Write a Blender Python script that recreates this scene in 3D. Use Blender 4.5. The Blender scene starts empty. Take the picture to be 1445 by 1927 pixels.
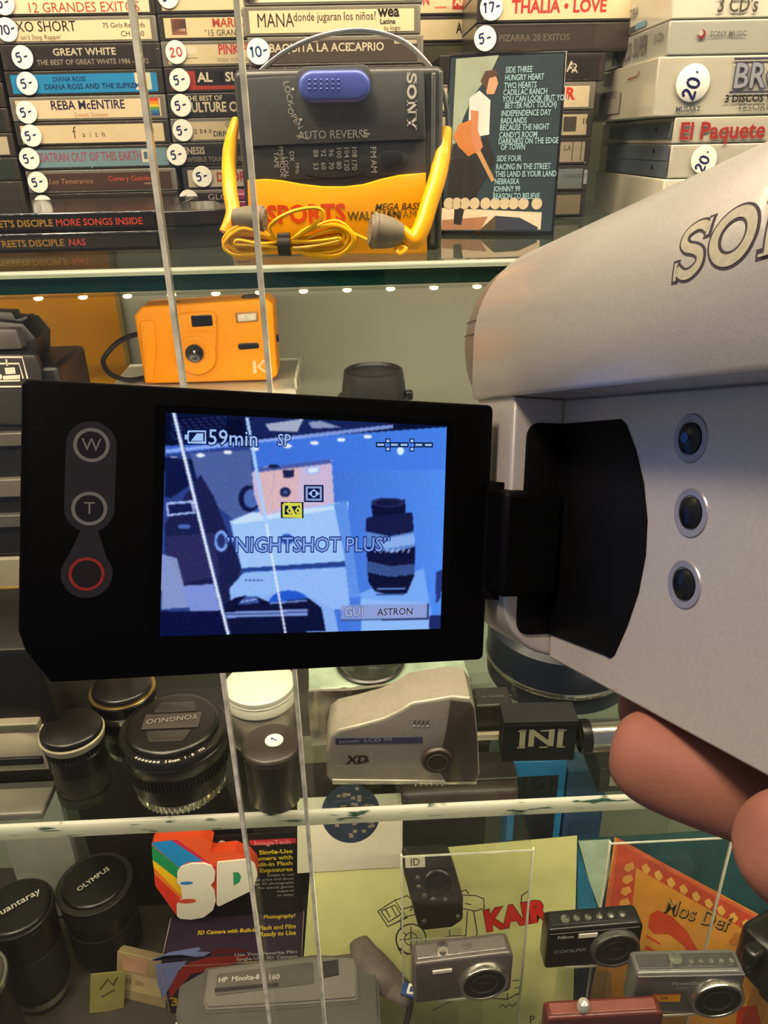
import bpy, bmesh, math, random
import numpy as np
from mathutils import Matrix, Vector, Euler
random.seed(7)
PI = math.pi
R = math.radians
SC = bpy.context.scene
COL = SC.collection

# ------------------------------------------------------------------ camera
F, CX, CY = 1450.0, 722.5, 963.5          # focal length and centre for a 1445x1927 frame
def unit(v):
    v = np.array(v, float); return v/np.linalg.norm(v)
ZW = -unit([65/F, -3017/F, -1])           # world up seen from the camera
XW = np.array([30000/F, 0, -1.0]); XW = unit(XW-ZW*np.dot(XW, ZW))
YW = np.cross(ZW, XW)
CM = np.array([XW, YW, ZW])               # camera space -> world (camera at the origin)
cam_d = bpy.data.cameras.new('camera'); cam = bpy.data.objects.new('camera', cam_d); COL.objects.link(cam)
cam_d.sensor_fit = 'VERTICAL'; cam_d.sensor_height = 24.0; cam_d.lens = 24.0*F/1927
cam_d.clip_start = 0.005; cam_d.clip_end = 20
m4 = Matrix.Identity(4)
for i in range(3):
    for j in range(3): m4[i][j] = CM[i][j]
cam.matrix_world = m4
SC.camera = cam
SC.cycles.transparent_max_bounces = 64          # many thin layers of glass and clear plastic
def ray(px, py): return CM@np.array([(px-CX)/F, (CY-py)/F, -1.0])
def atY(px, py, Y):                        # point of the world plane y = Y seen at that pixel
    r = ray(px, py); return Vector(r*Y/r[1])
def atZ(px, py, Z):
    r = ray(px, py); return Vector(r*Z/r[2])

# ------------------------------------------------------------------ world, lights, exposure
SC.view_settings.view_transform = 'Standard'
SC.view_settings.look = 'None'
SC.view_settings.exposure = 0.0
SC.view_settings.gamma = 1.0
SC.view_settings.use_curve_mapping = False
W = bpy.data.worlds.new('shop_world'); SC.world = W; W.use_nodes = True
W.node_tree.nodes['Background'].inputs[0].default_value = (0.55, 0.60, 0.72, 1)
W.node_tree.nodes['Background'].inputs[1].default_value = 0.30
def area(name, loc, rot, sx, sy, power, col):
    d = bpy.data.lights.new(name, 'AREA'); d.shape = 'RECTANGLE'; d.size = sx; d.size_y = sy
    d.energy = power; d.color = col
    o = bpy.data.objects.new(name, d); COL.objects.link(o); o.location = loc; o.rotation_euler = rot
    return o
WARM = (1.0, 0.80, 0.56)
# LED strips of the show case: one at the top of the case, one under each glass shelf (along the front edge)
area('led_strip_top_offscreen', (0.0, 0.375, 0.285), (R(28), 0, 0), 1.0, 0.012, 6.8, WARM)
area('led_light_upper_shelf', (0.0, 0.397, -0.0672), (R(26), 0, 0), 1.0, 0.008, 2.4, WARM)
area('led_light_lower_shelf', (0.0, 0.397, -0.4225), (R(26), 0, 0), 1.0, 0.008, 2.5, (1.0, 0.86, 0.62))
# ceiling lamp of the shop, above the person filming
area('shop_ceiling_lamp_offscreen', (-0.55, -0.25, 1.35), (R(-10), R(-24), 0), 0.30, 0.30, 33.0, (1.0, 0.80, 0.60))

# ------------------------------------------------------------------ materials
def lin(c):
    if isinstance(c, str):
        c = c.lstrip('#'); c = tuple(int(c[i:i+2], 16)/255 for i in (0, 2, 4))
    return tuple(((x/12.92) if x <= 0.04045 else ((x+0.055)/1.055)**2.4) for x in c[:3])
MATS = {}
def mat(name, col, rough=0.5, metal=0.0, var=0.12, vscale=60, bump=0.0, bscale=900, spec=0.5, emit=None, estr=1.0, coat=0.0, alpha=1.0, sss=0.0):
    if name in MATS: return MATS[name]
    m = bpy.data.materials.new(name); m.use_nodes = True
    nt = m.node_tree; b = nt.nodes['Principled BSDF']; c = lin(col)
    tc = nt.nodes.new('ShaderNodeTexCoord')
    if var > 0:
        nz = nt.nodes.new('ShaderNodeTexNoise'); nz.inputs['Scale'].default_value = vscale; nz.inputs['Detail'].default_value = 5
        nt.links.new(tc.outputs['Object'], nz.inputs['Vector'])
        rp = nt.nodes.new('ShaderNodeMapRange'); rp.inputs[1].default_value = 0.3; rp.inputs[2].default_value = 0.7
        rp.inputs[3].default_value = 1-var; rp.inputs[4].default_value = 1+var
        nt.links.new(nz.outputs['Fac'], rp.inputs[0])
        vm = nt.nodes.new('ShaderNodeVectorMath'); vm.operation = 'SCALE'; vm.inputs[0].default_value = c
        nt.links.new(rp.outputs[0], vm.inputs['Scale']); nt.links.new(vm.outputs[0], b.inputs['Base Color'])
    else:
        b.inputs['Base Color'].default_value = (*c, 1)
    b.inputs['Roughness'].default_value = rough; b.inputs['Metallic'].default_value = metal
    b.inputs['Specular IOR Level'].default_value = spec; b.inputs['Coat Weight'].default_value = coat
    b.inputs['Coat Roughness'].default_value = 0.10; b.inputs['Alpha'].default_value = alpha
    if sss:
        b.inputs['Subsurface Weight'].default_value = sss
        b.inputs['Subsurface Radius'].default_value = (0.006, 0.002, 0.001); b.inputs['Subsurface Scale'].default_value = 1.0
    if bump > 0:
        n2 = nt.nodes.new('ShaderNodeTexNoise'); n2.inputs['Scale'].default_value = bscale; n2.inputs['Detail'].default_value = 2
        nt.links.new(tc.outputs['Object'], n2.inputs['Vector'])
        bp = nt.nodes.new('ShaderNodeBump'); bp.inputs['Strength'].default_value = bump; bp.inputs['Distance'].default_value = 0.0004
        nt.links.new(n2.outputs['Fac'], bp.inputs['Height']); nt.links.new(bp.outputs[0], b.inputs['Normal'])
    if emit is not None:
        b.inputs['Emission Color'].default_value = (*lin(emit), 1); b.inputs['Emission Strength'].default_value = estr
    MATS[name] = m; return m
def clear(name, tint=(1, 1, 1), gloss=0.08, rough=0.02, fres=1.45, body=None, bodyfac=0.0, edge=True):
    """thin clear plastic or glass: tinted see-through with a fresnel reflection"""
    if name in MATS: return MATS[name]
    m = bpy.data.materials.new(name); m.use_nodes = True; nt = m.node_tree; nt.nodes.clear()
    out = nt.nodes.new('ShaderNodeOutputMaterial'); tr = nt.nodes.new('ShaderNodeBsdfTransparent'); gl = nt.nodes.new('ShaderNodeBsdfGlossy')
    tr.inputs[0].default_value = (*tint, 1); gl.inputs['Roughness'].default_value = rough
    lw = nt.nodes.new('ShaderNodeLayerWeight'); lw.inputs[0].default_value = 0.5      # facing = 1 - cos, the same on both sides of a pane
    pw = nt.nodes.new('ShaderNodeMath'); pw.operation = 'POWER'; pw.inputs[1].default_value = 5.0; nt.links.new(lw.outputs['Facing'], pw.inputs[0])
    ad = nt.nodes.new('ShaderNodeMath'); ad.operation = 'MULTIPLY_ADD'; ad.inputs[1].default_value = 0.9; ad.inputs[2].default_value = gloss*0.6
    ad.use_clamp = True
    nt.links.new(pw.outputs[0], ad.inputs[0])
    mx = nt.nodes.new('ShaderNodeMixShader'); nt.links.new(ad.outputs[0], mx.inputs[0])
    src = tr
    if body:
        df = nt.nodes.new('ShaderNodeBsdfDiffuse'); df.inputs[0].default_value = (*lin(body), 1)
        m2 = nt.nodes.new('ShaderNodeMixShader'); m2.inputs[0].default_value = bodyfac
        nt.links.new(tr.outputs[0], m2.inputs[1]); nt.links.new(df.outputs[0], m2.inputs[2]); src = m2
    nt.links.new(src.outputs[0], mx.inputs[1]); nt.links.new(gl.outputs[0], mx.inputs[2]); nt.links.new(mx.outputs[0], out.inputs[0])
    MATS[name] = m; return m
def glow(name, col, s):
    if name in MATS: return MATS[name]
    m = bpy.data.materials.new(name); m.use_nodes = True; nt = m.node_tree; nt.nodes.clear()
    out = nt.nodes.new('ShaderNodeOutputMaterial'); e = nt.nodes.new('ShaderNodeEmission')
    e.inputs[0].default_value = (*lin(col), 1); e.inputs[1].default_value = s; nt.links.new(e.outputs[0], out.inputs[0])
    MATS[name] = m; return m
def ink(col): return mat('ink_'+col.lstrip('#'), col, 0.6, var=0.0, spec=0.2)
def paper(col, v=0.06): return mat('paper_'+col.lstrip('#'), col, 0.65, var=v, vscale=40, spec=0.25)
def plastic(col, rough=0.35, v=0.06): return mat('plastic_%s_%d' % (col.lstrip('#'), rough*100), col, rough, var=v, vscale=50, bump=0.05)

# ------------------------------------------------------------------ object helpers
def put(name, me, m, parent=None, loc=(0, 0, 0), rot=(0, 0, 0)):
    o = bpy.data.objects.new(name, me); COL.objects.link(o)
    if m is not None and me is not None and not me.materials: me.materials.append(m)
    elif m is not None and me.materials[0] != m:
        o.data = me = me.copy(); me.materials.clear(); me.materials.append(m)
    if parent is not None: o.parent = parent
    o.location = loc; o.rotation_euler = rot
    return o
def tag(o, label, cat, group=None, kind=None):
    if label: o['label'] = label
    if cat: o['category'] = cat
    if group: o['group'] = group
    if kind: o['kind'] = kind
    return o
def thing(name, label, cat, loc=(0, 0, 0), rot=(0, 0, 0), group=None):
    o = bpy.data.objects.new(name, None); COL.objects.link(o); o.empty_display_size = 0.01
    o.location = loc; o.rotation_euler = rot
    return tag(o, label, cat, group)
def mk(verts, faces, smooth=None, uv=False):
    me = bpy.data.meshes.new('m'); me.from_pydata([tuple(v) for v in verts], [], faces); me.update()
    if smooth is not None:
        me.polygons.foreach_set('use_smooth', [True]*len(me.polygons)); me.set_sharp_from_angle(angle=R(smooth))
    return me
def fixn(me, smooth=35):
    bm = bmesh.new(); bm.from_mesh(me); bmesh.ops.recalc_face_normals(bm, faces=bm.faces); bm.to_mesh(me); bm.free()
    if smooth is not None:
        me.polygons.foreach_set('use_smooth', [True]*len(me.polygons)); me.set_sharp_from_angle(angle=R(smooth))
    return me
CACHE = {}
def rbox_me(sx, sy, sz, r, seg=2):
    k = ('b', round(sx, 5), round(sy, 5), round(sz, 5), round(r, 5), seg)
    if k in CACHE: return CACHE[k]
    bm = bmesh.new(); bmesh.ops.create_cube(bm, size=1); bmesh.ops.scale(bm, vec=(sx, sy, sz), verts=bm.verts)
    if r > 0: bmesh.ops.bevel(bm, geom=bm.edges[:], offset=min(r, 0.49*min(sx, sy, sz)), segments=seg, profile=0.5, affect='EDGES')
    me = bpy.data.meshes.new('m'); bm.to_mesh(me); bm.free()
    if r > 0:
        me.polygons.foreach_set('use_smooth', [max(abs(c) for c in p.normal) < 0.999 for p in me.polygons])
    CACHE[k] = me; return me
def rbox(name, s, m, parent=None, loc=(0, 0, 0), rot=(0, 0, 0), r=0.001, seg=2):
    return put(name, rbox_me(*s, r, seg), m, parent, loc, rot)
def box(name, a, b, m, parent=None, r=0.0, seg=1):
    """box between the corners a and b"""
    s = [abs(b[i]-a[i]) for i in range(3)]; c = [(a[i]+b[i])/2 for i in range(3)]
    return rbox(name, s, m, parent, c, (0, 0, 0), r, seg)
def roundpoly(pts, r, seg=5):
    """round the corners of a polygon; r one radius or a list"""
    out = []; n = len(pts)
    for i in range(n):
        p = Vector(pts[i]); a = Vector(pts[i-1]); b = Vector(pts[(i+1) % n]); rr = r[i] if isinstance(r, (list, tuple)) else r
        if rr <= 0: out.append(tuple(p)); continue
        u = (a-p); v = (b-p); lu, lv = u.length, v.length; u.normalize(); v.normalize()
        ang = u.angle(v); d = min(rr/math.tan(ang/2), lu*0.49, lv*0.49)
        s, e = p+u*d, p+v*d
        for k in range(seg+1):
            t = k/seg; out.append(tuple(s.lerp(p, t).lerp(p.lerp(e, t), t)))
    return out
def prism_me(pts, d, bev=0.0, seg=2, smooth=35):
    """polygon in x-z extruded along +y by d (front at y = 0)"""
    n = len(pts); bm = bmesh.new()
    a = [bm.verts.new((p[0], 0, p[1])) for p in pts]; b = [bm.verts.new((p[0], d, p[1])) for p in pts]
    f1 = bm.faces.new(a); f2 = bm.faces.new(b[::-1])
    for i in range(n): bm.faces.new((a[i], b[i], b[(i+1) % n], a[(i+1) % n]))
    bmesh.ops.recalc_face_normals(bm, faces=bm.faces)
    if bev > 0:
        ed = [e for e in f1.edges]+[e for e in f2.edges]
        bmesh.ops.bevel(bm, geom=ed, offset=bev, segments=seg, profile=0.5, affect='EDGES', clamp_overlap=True)
    me = bpy.data.meshes.new('m'); bm.to_mesh(me); bm.free()
    me.polygons.foreach_set('use_smooth', [abs(p.normal.y) < 0.999 for p in me.polygons]); me.set_sharp_from_angle(angle=R(smooth))
    return me
def prism(name, pts, d, m, parent=None, loc=(0, 0, 0), rot=(0, 0, 0), bev=0.0, seg=2, smooth=35):
    return put(name, prism_me(pts, d, bev, seg, smooth), m, parent, loc, rot)
def lathe_me(prof, seg=48, smooth=40, flute=None):
    """profile of (radius, z) turned about z"""
    v = []; f = []; n = len(prof)
    for i in range(seg):
        a = 2*PI*i/seg
        for (r, z) in prof: v.append((r*math.cos(a), r*math.sin(a), z))
    for i in range(seg):
        j = (i+1) % seg
        for k in range(n-1): f.append((i*n+k, j*n+k, j*n+k+1, i*n+k+1))
    me = mk(v, f); bm = bmesh.new(); bm.from_mesh(me); bmesh.ops.remove_doubles(bm, verts=bm.verts, dist=1e-6)
    bm.faces.ensure_lookup_table(); bmesh.ops.recalc_face_normals(bm, faces=bm.faces); bm.to_mesh(me); bm.free()
    me.polygons.foreach_set('use_smooth', [True]*len(me.polygons)); me.set_sharp_from_angle(angle=R(smooth))
    return me
def lathe(name, prof, m, parent=None, loc=(0, 0, 0), rot=(0, 0, 0), seg=48, smooth=40):
    return put(name, lathe_me(prof, seg, smooth), m, parent, loc, rot)
def ribbed_me(r0, r1, z0, z1, n):
    """closed band of n grip ribs between radius r0 and r1"""
    v = []; f = []; k = 0
    prof = []
    for i in range(n):
        for (t, r) in ((0.0, r0), (0.12, r1), (0.5, r1), (0.62, r0)): prof.append((2*PI*(i+t)/n, r))
    N = len(prof)
    for z in (z0, z1):
        for a, r in prof: v.append((r*math.cos(a), r*math.sin(a), z))
    for i in range(N): j = (i+1) % N; f.append((i, j, N+j, N+i))
    f.append(tuple(range(N-1, -1, -1))); f.append(tuple(range(N, 2*N)))
    return mk(v, f)
def cat(pts, n=8, closed=False):
    """smooth curve through the points"""
    P = [Vector(p) for p in pts]; out = []; m = len(P)
    rng = range(m) if closed else range(m-1)
    for i in rng:
        p0 = P[(i-1) % m] if closed or i > 0 else P[0]; p1 = P[i]; p2 = P[(i+1) % m]
        p3 = P[(i+2) % m] if closed or i+2 < m else P[-1]
        for k in range(n):
            t = k/n
            out.append(0.5*((2*p1)+(p2-p0)*t+(2*p0-5*p1+4*p2-p3)*t*t+(3*p1-p0-3*p2+p3)*t**3))
    if not closed: out.append(P[-1])
    return out
def tube_me(pts, r, seg=8, closed=False, flat=None):
    """tube along the points; r one radius or a list; flat = second radius factor"""
    n = len(pts); v = []; f = []; P = [Vector(p) for p in pts]; up = None
    for i in range(n):
        if closed: t = P[(i+1) % n]-P[i-1]
        else: t = P[min(i+1, n-1)]-P[max(i-1, 0)]
        t.normalize()
        if up is None:
            up = Vector((0, 0, 1)) if abs(t.z) < 0.9 else Vector((0, 1, 0))
        s = t.cross(up).normalized(); up = s.cross(t).normalized()
        rr = r[i] if isinstance(r, (list, tuple)) else r
        for k in range(seg):
            a = 2*PI*k/seg; v.append(P[i]+s*(math.cos(a)*rr)+up*(math.sin(a)*rr*(flat or 1)))
    m = n if closed else n-1
    for i in range(m):
        j = (i+1) % n
        for k in range(seg): l = (k+1) % seg; f.append((i*seg+k, i*seg+l, j*seg+l, j*seg+k))
    if not closed: f.append(tuple(range(seg-1, -1, -1))); f.append(tuple(range((n-1)*seg, n*seg)))
    return fixn(mk(v, f), 50)
def tube(name, pts, r, m, parent=None, loc=(0, 0, 0), rot=(0, 0, 0), seg=8, closed=False, flat=None):
    return put(name, tube_me(pts, r, seg, closed, flat), m, parent, loc, rot)

# flat print: polygons in x-y, turned to face the viewer of a front (-y) by UP
UP = (PI/2, 0, 0)
class Flat:
    def __init__(s): s.v = []; s.f = []
    def poly(s, pts):
        b = len(s.v); s.v += [(p[0], p[1], 0) for p in pts]; s.f.append(tuple(range(b, b+len(pts)))); return s
    def rect(s, x0, y0, x1, y1): return s.poly([(x0, y0), (x1, y0), (x1, y1), (x0, y1)])
    def ell(s, x, y, rx, ry=None, n=28):
        ry = ry or rx; return s.poly([(x+rx*math.cos(2*PI*k/n), y+ry*math.sin(2*PI*k/n)) for k in range(n)])
    def ring(s, x, y, r0, r1, n=36, sy=1.0, a0=0, a1=2*PI):
        b = len(s.v)
        for k in range(n+1):
            a = a0+(a1-a0)*k/n
            for r in (r0, r1): s.v.append((x+r*math.cos(a), y+r*math.sin(a)*sy, 0))
        for k in range(n): s.f.append((b+2*k, b+2*k+1, b+2*k+3, b+2*k+2))
        return s
    def stroke(s, pts, w, smooth=0, closed=False):
        P = [Vector((p[0], p[1])) for p in pts]
        if smooth:
            P = [Vector((q.x, q.y)) for q in cat([(p[0], p[1], 0) for p in pts], smooth, closed)]
        n = len(P); b = len(s.v)
        for i in range(n):
            if closed: t = P[(i+1) % n]-P[i-1]
            else: t = P[min(i+1, n-1)]-P[max(i-1, 0)]
            if t.length < 1e-12: t = Vector((1, 0))
            t.normalize(); k = Vector((-t.y, t.x))*w/2
            # mitre
            if 0 < i < n-1:
                e = (P[i]-P[i-1]); 
                if e.length > 1e-12:
                    e.normalize(); c = abs(e.dot(t)); k = k/max(c, 0.5)
            s.v += [(P[i].x+k.x, P[i].y+k.y, 0), (P[i].x-k.x, P[i].y-k.y, 0)]
        for i in range(n if closed else n-1):
            j = (i+1) % n; s.f.append((b+2*i+1, b+2*j+1, b+2*j, b+2*i))
        return s
    def put(s, name, m, parent, loc, rot=UP):
        return put(name, mk(s.v, s.f), m, parent, loc, rot)
def text(s, size, m, parent, loc, rot=UP, bold=0.0, align='LEFT', sx=1.0, shear=0.0, name='lettering', ext=0.0):
    k = ('t', s, round(size, 5), bold, align, sx, shear, ext)
    if k not in CACHE:
        c = bpy.data.curves.new('t', 'FONT'); c.body = s; c.size = size; c.align_x = align; c.align_y = 'CENTER'
        c.resolution_u = 2; c.offset = bold*size; c.shear = shear; c.extrude = ext; c.fill_mode = 'FRONT' if ext == 0 else 'BOTH'
        o = bpy.data.objects.new('t', c); me = bpy.data.meshes.new_from_object(o)
        bpy.data.objects.remove(o); bpy.data.curves.remove(c)
        if sx != 1.0: me.transform(Matrix.Diagonal((sx, 1, 1, 1)))
        me.materials.clear(); CACHE[k] = me
    me = CACHE[k]
    if me.materials and me.materials[0] != m: me = me.copy(); me.materials.clear()
    return put(name, me, m, parent, loc, rot)
def arc(cx, cy, r, a0, a1, n=12, ry=None):
    ry = ry or r
    return [(cx+r*math.cos(R(a0+(a1-a0)*k/n)), cy+ry*math.sin(R(a0+(a1-a0)*k/n))) for k in range(n+1)]
def logo4(h, g=0.0):
    """the four slab-serif letters of the maker's mark, cap height h, strokes widened by g; returns Flat and width"""
    F_ = Flat(); w = 0.20*h+2*g; t = 0.10*h+2*g; e = g
    # S
    c = [(0.70, 0.80), (0.55, 0.90), (0.36, 0.92), (0.17, 0.84), (0.14, 0.68), (0.26, 0.56), (0.48, 0.48), (0.64, 0.37), (0.64, 0.20), (0.46, 0.08), (0.26, 0.08), (0.08, 0.20)]
    F_.stroke([(x*h, y*h) for x, y in c], w*0.92, smooth=5)
    F_.rect(0.66*h-e, 0.66*h-e, 0.76*h+e, 1.0*h+e); F_.rect(0.0*h-e, 0.0*h-e, 0.10*h+e, 0.34*h+e)
    # O
    x = 0.92*h; F_.ring(x+0.44*h, 0.5*h, 0.30*h-g, 0.53*h+g, sy=0.95)
    # N
    x = 1.98*h
    F_.rect(x+0.12*h-e, 0-e, x+0.26*h+e, h+e); F_.rect(x+0.78*h-e, 0-e, x+0.92*h+e, h+e)
    F_.poly([(x+0.08*h-e, h+e), (x+0.34*h+e, h+e), (x+0.92*h+e, 0-e), (x+0.70*h-e, 0-e)])
    F_.rect(x-e, 0-e, x+0.38*h+e, t*0.8); F_.rect(x-e, h-t*0.8, x+0.30*h+e, h+e); F_.rect(x+0.66*h-e, h-t*0.8, x+1.04*h+e, h+e)
    # Y
    x = 3.12*h
    F_.stroke([(x+0.14*h, h+e), (x+0.5*h, 0.42*h)], w); F_.stroke([(x+0.86*h, h+e), (x+0.5*h, 0.42*h)], w*0.8)
    F_.rect(x+0.40*h-e, 0-e, x+0.60*h+e, 0.5*h); F_.rect(x+0.25*h-e, 0-e, x+0.75*h+e, t*0.8)
    F_.rect(x-0.04*h-e, h-t*0.8, x+0.34*h+e, h+e); F_.rect(x+0.68*h-e, h-t*0.8, x+1.04*h+e, h+e)
    return F_, 4.16*h
WHITE = ink('#e8e2d4'); BLACK = ink('#14110f'); RED = ink('#c23a2c'); NAVY = ink('#1a2150')
# ================================================================== the show case
ZT, ZM, ZB = -0.0522, -0.408, -0.86        # tops of the upper glass shelf, the lower glass shelf, the bottom board
YF, YBK = 0.385, 0.74                      # front edge of the shelves, back panel
XL, XR = -0.56, 0.56
wallm = mat('back_panel_paint', '#a9ad9a', 0.45, var=0.05, vscale=6)
def struct(o): o['kind'] = 'structure'; return o
struct(box('floor', (-1.6, -1.8, -1.42), (1.6, 1.0, -1.40), mat('shop_floor', '#6f6a62', 0.6, var=0.15, vscale=5)))
struct(box('wall_back', (-1.6, 0.98, -1.40), (1.6, 1.0, 1.6), mat('shop_wall', '#a8a496', 0.8, var=0.05, vscale=4)))
sc_ = thing('display_cabinet', 'tall display cabinet with pale green back panel around the glass shelves', 'cabinet', (0, 0.52, -1.40))
def cab(n, a, b, m): return box(n, (a[0], a[1]-0.52, a[2]+1.40), (b[0], b[1]-0.52, b[2]+1.40), m, sc_)
cab('back_panel', (XL-0.02, YBK, -0.90), (XR+0.02, YBK+0.02, 0.34), wallm)
for s_ in (-1, 1): cab('side_panel', (s_*(XR+0.02), 0.33, -0.90), (s_*XR, YBK, 0.34), wallm)
cab('top_panel', (XL-0.02, 0.33, 0.34), (XR+0.02, YBK+0.02, 0.36), mat('case_top', '#8b867a', 0.6))
cab('bottom_board', (XL-0.02, 0.33, -0.90), (XR+0.02, YBK+0.02, ZB), mat('case_bottom', '#3c372e', 0.6, var=0.1, vscale=20))
cab('plinth', (XL, 0.38, -1.40), (XR, YBK, -0.90), mat('plinth', '#3c3833', 0.6))
glassm = clear('shelf_glass', (0.90, 0.955, 0.92), gloss=0.05)
def edge_mat(name, base, dark, thr, em):
    m = mat(name, base, 0.25, var=0, spec=0.6); nt = m.node_tree; b = nt.nodes['Principled BSDF']
    tc = nt.nodes.new('ShaderNodeTexCoord'); mp = nt.nodes.new('ShaderNodeMapping'); mp.inputs['Scale'].default_value = (22, 1, 160)
    nz = nt.nodes.new('ShaderNodeTexNoise'); nz.inputs['Scale'].default_value = 1.6; nz.inputs['Detail'].default_value = 6
    nt.links.new(tc.outputs['Object'], mp.inputs[0]); nt.links.new(mp.outputs[0], nz.inputs['Vector'])
    cr = nt.nodes.new('ShaderNodeValToRGB'); cr.color_ramp.elements[0].position = thr; cr.color_ramp.elements[0].color = (*lin(base), 1)
    cr.color_ramp.elements[1].position = thr+0.06; cr.color_ramp.elements[1].color = (*lin(dark), 1)
    nt.links.new(nz.outputs['Fac'], cr.inputs[0]); nt.links.new(cr.outputs[0], b.inputs['Base Color'])
    # ground glass lets the light travelling inside the shelf out
    tl = nt.nodes.new('ShaderNodeBsdfTranslucent'); mx = nt.nodes.new('ShaderNodeMixShader'); mx.inputs[0].default_value = 0.6
    nt.links.new(cr.outputs[0], tl.inputs[0]); nt.links.new(b.outputs[0], mx.inputs[1]); nt.links.new(tl.outputs[0], mx.inputs[2])
    nt.links.new(mx.outputs[0], [n for n in nt.nodes if n.type == 'OUTPUT_MATERIAL'][0].inputs[0])
    return m
def shelf(name, label, z, th, em1, em2, split):
    t = thing(name, label, 'shelf', (0, YF, z))
    box('glass_plate', (XL, 0.0018, -th), (XR, YBK-YF, 0), glassm, t)
    h_ = th*split; n_ = 8                       # rounded and polished front edge
    pr = [(0.0018, 0.0)]+[(-0.0022*math.sin(PI*k/n_), -h_/2+h_/2*math.cos(PI*k/n_)) for k in range(n_+1)]+[(0.0018, -h_)]
    v_ = [(x, y, z) for x in (XL, XR) for y, z in pr]; m_ = len(pr)
    put('polished_edge', fixn(mk(v_, [(k, (k+1) % m_, m_+(k+1) % m_, m_+k) for k in range(m_)]+[tuple(range(m_)), tuple(range(m_, 2*m_))]), 50), em1, t)
    if split < 1: box('green_edge', (XL, 0, -th), (XR, 0.0017, -th*split), em2, t)
    return t
green = mat('glass_edge_green', '#0d4034', 0.12, var=0.15, vscale=30)
pale = edge_mat('glass_edge_pale', '#dfe6d6', '#6d8e80', 0.66, 0)
frost = edge_mat('glass_edge_frosted', '#fbfbee', '#3f6a55', 0.585, 0)
shelf('glass_shelf', 'upper green-edged glass shelf that carries the cassettes and the yellow tape player', ZT, 0.0105, pale, green, 0.30)
shelf('glass_shelf', 'lower glass shelf with bright frosted front edge under lenses and film canister', ZM, 0.0125, frost, frost, 1.0)
# LED strips: white rail with single warm diodes
ledm = glow('led_glow', '#ffd489', 9.0); railm = mat('led_rail', '#a8a795', 0.4)
def led_strip(label, z, y, pitch):
    t = thing('led_strip', label, 'light', (0, y, z))
    box('rail', (XL, -0.004, 0.0012), (XR, 0.004, 0.0034), clear('led_rail_clear', (0.95, 0.97, 0.93), 0.05), t)
    me = lathe_me([(0.0001, -0.0004), (0.0014, -0.0002), (0.0022, 0.0004), (0.0022, 0.0011)], 12)
    n = int((XR-XL-0.04)/pitch)
    for k in range(n): put('diode', me, ledm, t, (XL+0.02+k*pitch, 0, 0))
    return t
led_strip('strip of warm diodes under the front of the upper glass shelf', ZT-0.0105-0.0036, YF+0.006, 0.0215)
led_strip('strip of warm diodes under the front of the lower glass shelf', ZM-0.0125-0.0036, YF+0.008, 0.0215)
# sliding doors: two panes that overlap, ground edges catching the light
pane = clear('door_glass', (0.965, 0.975, 0.965), gloss=0.045)
edgem = mat('door_edge', '#efe8cf', 0.3, var=0.3, vscale=90)
def door(label, x0, x1, y, ex):
    t = thing('glass_door', label, 'door', (0, y, ZB))
    box('pane', (x0, 0, 0.0), (x1, 0.004, 1.195), pane, t)
    s = 1 if ex == x1 else -1
    box('ground_edge', (ex, -0.0002, 0.0), (ex+s*0.0024, 0.0042, 1.195), edgem, t)
door('sliding glass door whose edge stands in front of the white tape spines', -0.0800, XR-0.005, 0.356, -0.0800)
door('sliding glass door whose edge crosses the yellow tape player', XL+0.005, -0.0430, 0.366, -0.0430)
# ================================================================== the camcorder held up in front of the case
YLc = unit([-460/F, 147/F, -1]); XLc = np.array([4578/F, -47/F, -1]); XLc = unit(XLc-YLc*np.dot(XLc, YLc)); ZLc = np.cross(XLc, YLc)
LC = np.array([XLc, YLc, ZLc]); D0 = 0.1286
OC = np.array([(38-CX)/F*D0, (CY-712)/F*D0, -D0])
CCM = Matrix.Identity(4); _r = CM@LC.T; _o = CM@OC
for i in range(3):
    CCM[i][3] = _o[i]
    for j in range(3): CCM[i][j] = _r[i][j]
cc = thing('camcorder', 'silver camcorder held in the hand with its black screen panel swung open', 'camcorder')
cc.matrix_world = CCM
mm = 0.001
silver = mat('camcorder_silver', '#bdb7b1', 0.40, metal=0.40, coat=0.25, var=0.05, vscale=1500, bump=0.10, bscale=3600)
satin = mat('camcorder_satin', '#bdb7b1', 0.42, metal=0.40, var=0.05, vscale=1500, bump=0.10, bscale=2600)
lensgrey = mat('lens_ring_grey', '#857c72', 0.42, metal=0.5, var=0.10, vscale=400)
blk = mat('camcorder_black', '#040405', 0.55, var=0.05, spec=0.08, bump=0.1, bscale=2200)
padblk = mat('recess_black', '#08080a', 0.55, var=0.05, spec=0.12, bump=0.1, bscale=2200)
# lens housing: upright flank running into a round back
CXh, CZh, RH = 110*mm, 14.5*mm, 22.3*mm
prof = [(88.6*mm, 1.8*mm), (87.9*mm, 2.6*mm)]+[(CXh+RH*math.cos(R(180-a)), CZh+RH*math.sin(R(180-a))) for a in range(0, 181, 6)]+[(132.1*mm, 1.8*mm)]
def loft(name, prof, ys, m, parent, scale=None, c=(CXh, CZh)):
    v = []; f = []; n = len(prof)
    for i, y in enumerate(ys):
        s = scale[i] if scale else 1.0
        for x, z in prof: v.append((c[0]+(x-c[0])*s, y, c[1]+(z-c[1])*s))
    for i in range(len(ys)-1):
        for k in range(n): l = (k+1) % n; f.append((i*n+k, i*n+l, (i+1)*n+l, (i+1)*n+k))
    f.append(tuple(range(n))); f.append(tuple(range((len(ys)-1)*n, len(ys)*n)))
    return put(name, fixn(mk(v, f), 40), m, parent)
loft('lens_housing', prof, [-88*mm, -87*mm, 13.4*mm, 14*mm], silver, cc, [0.97, 1, 1, 0.985])
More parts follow.
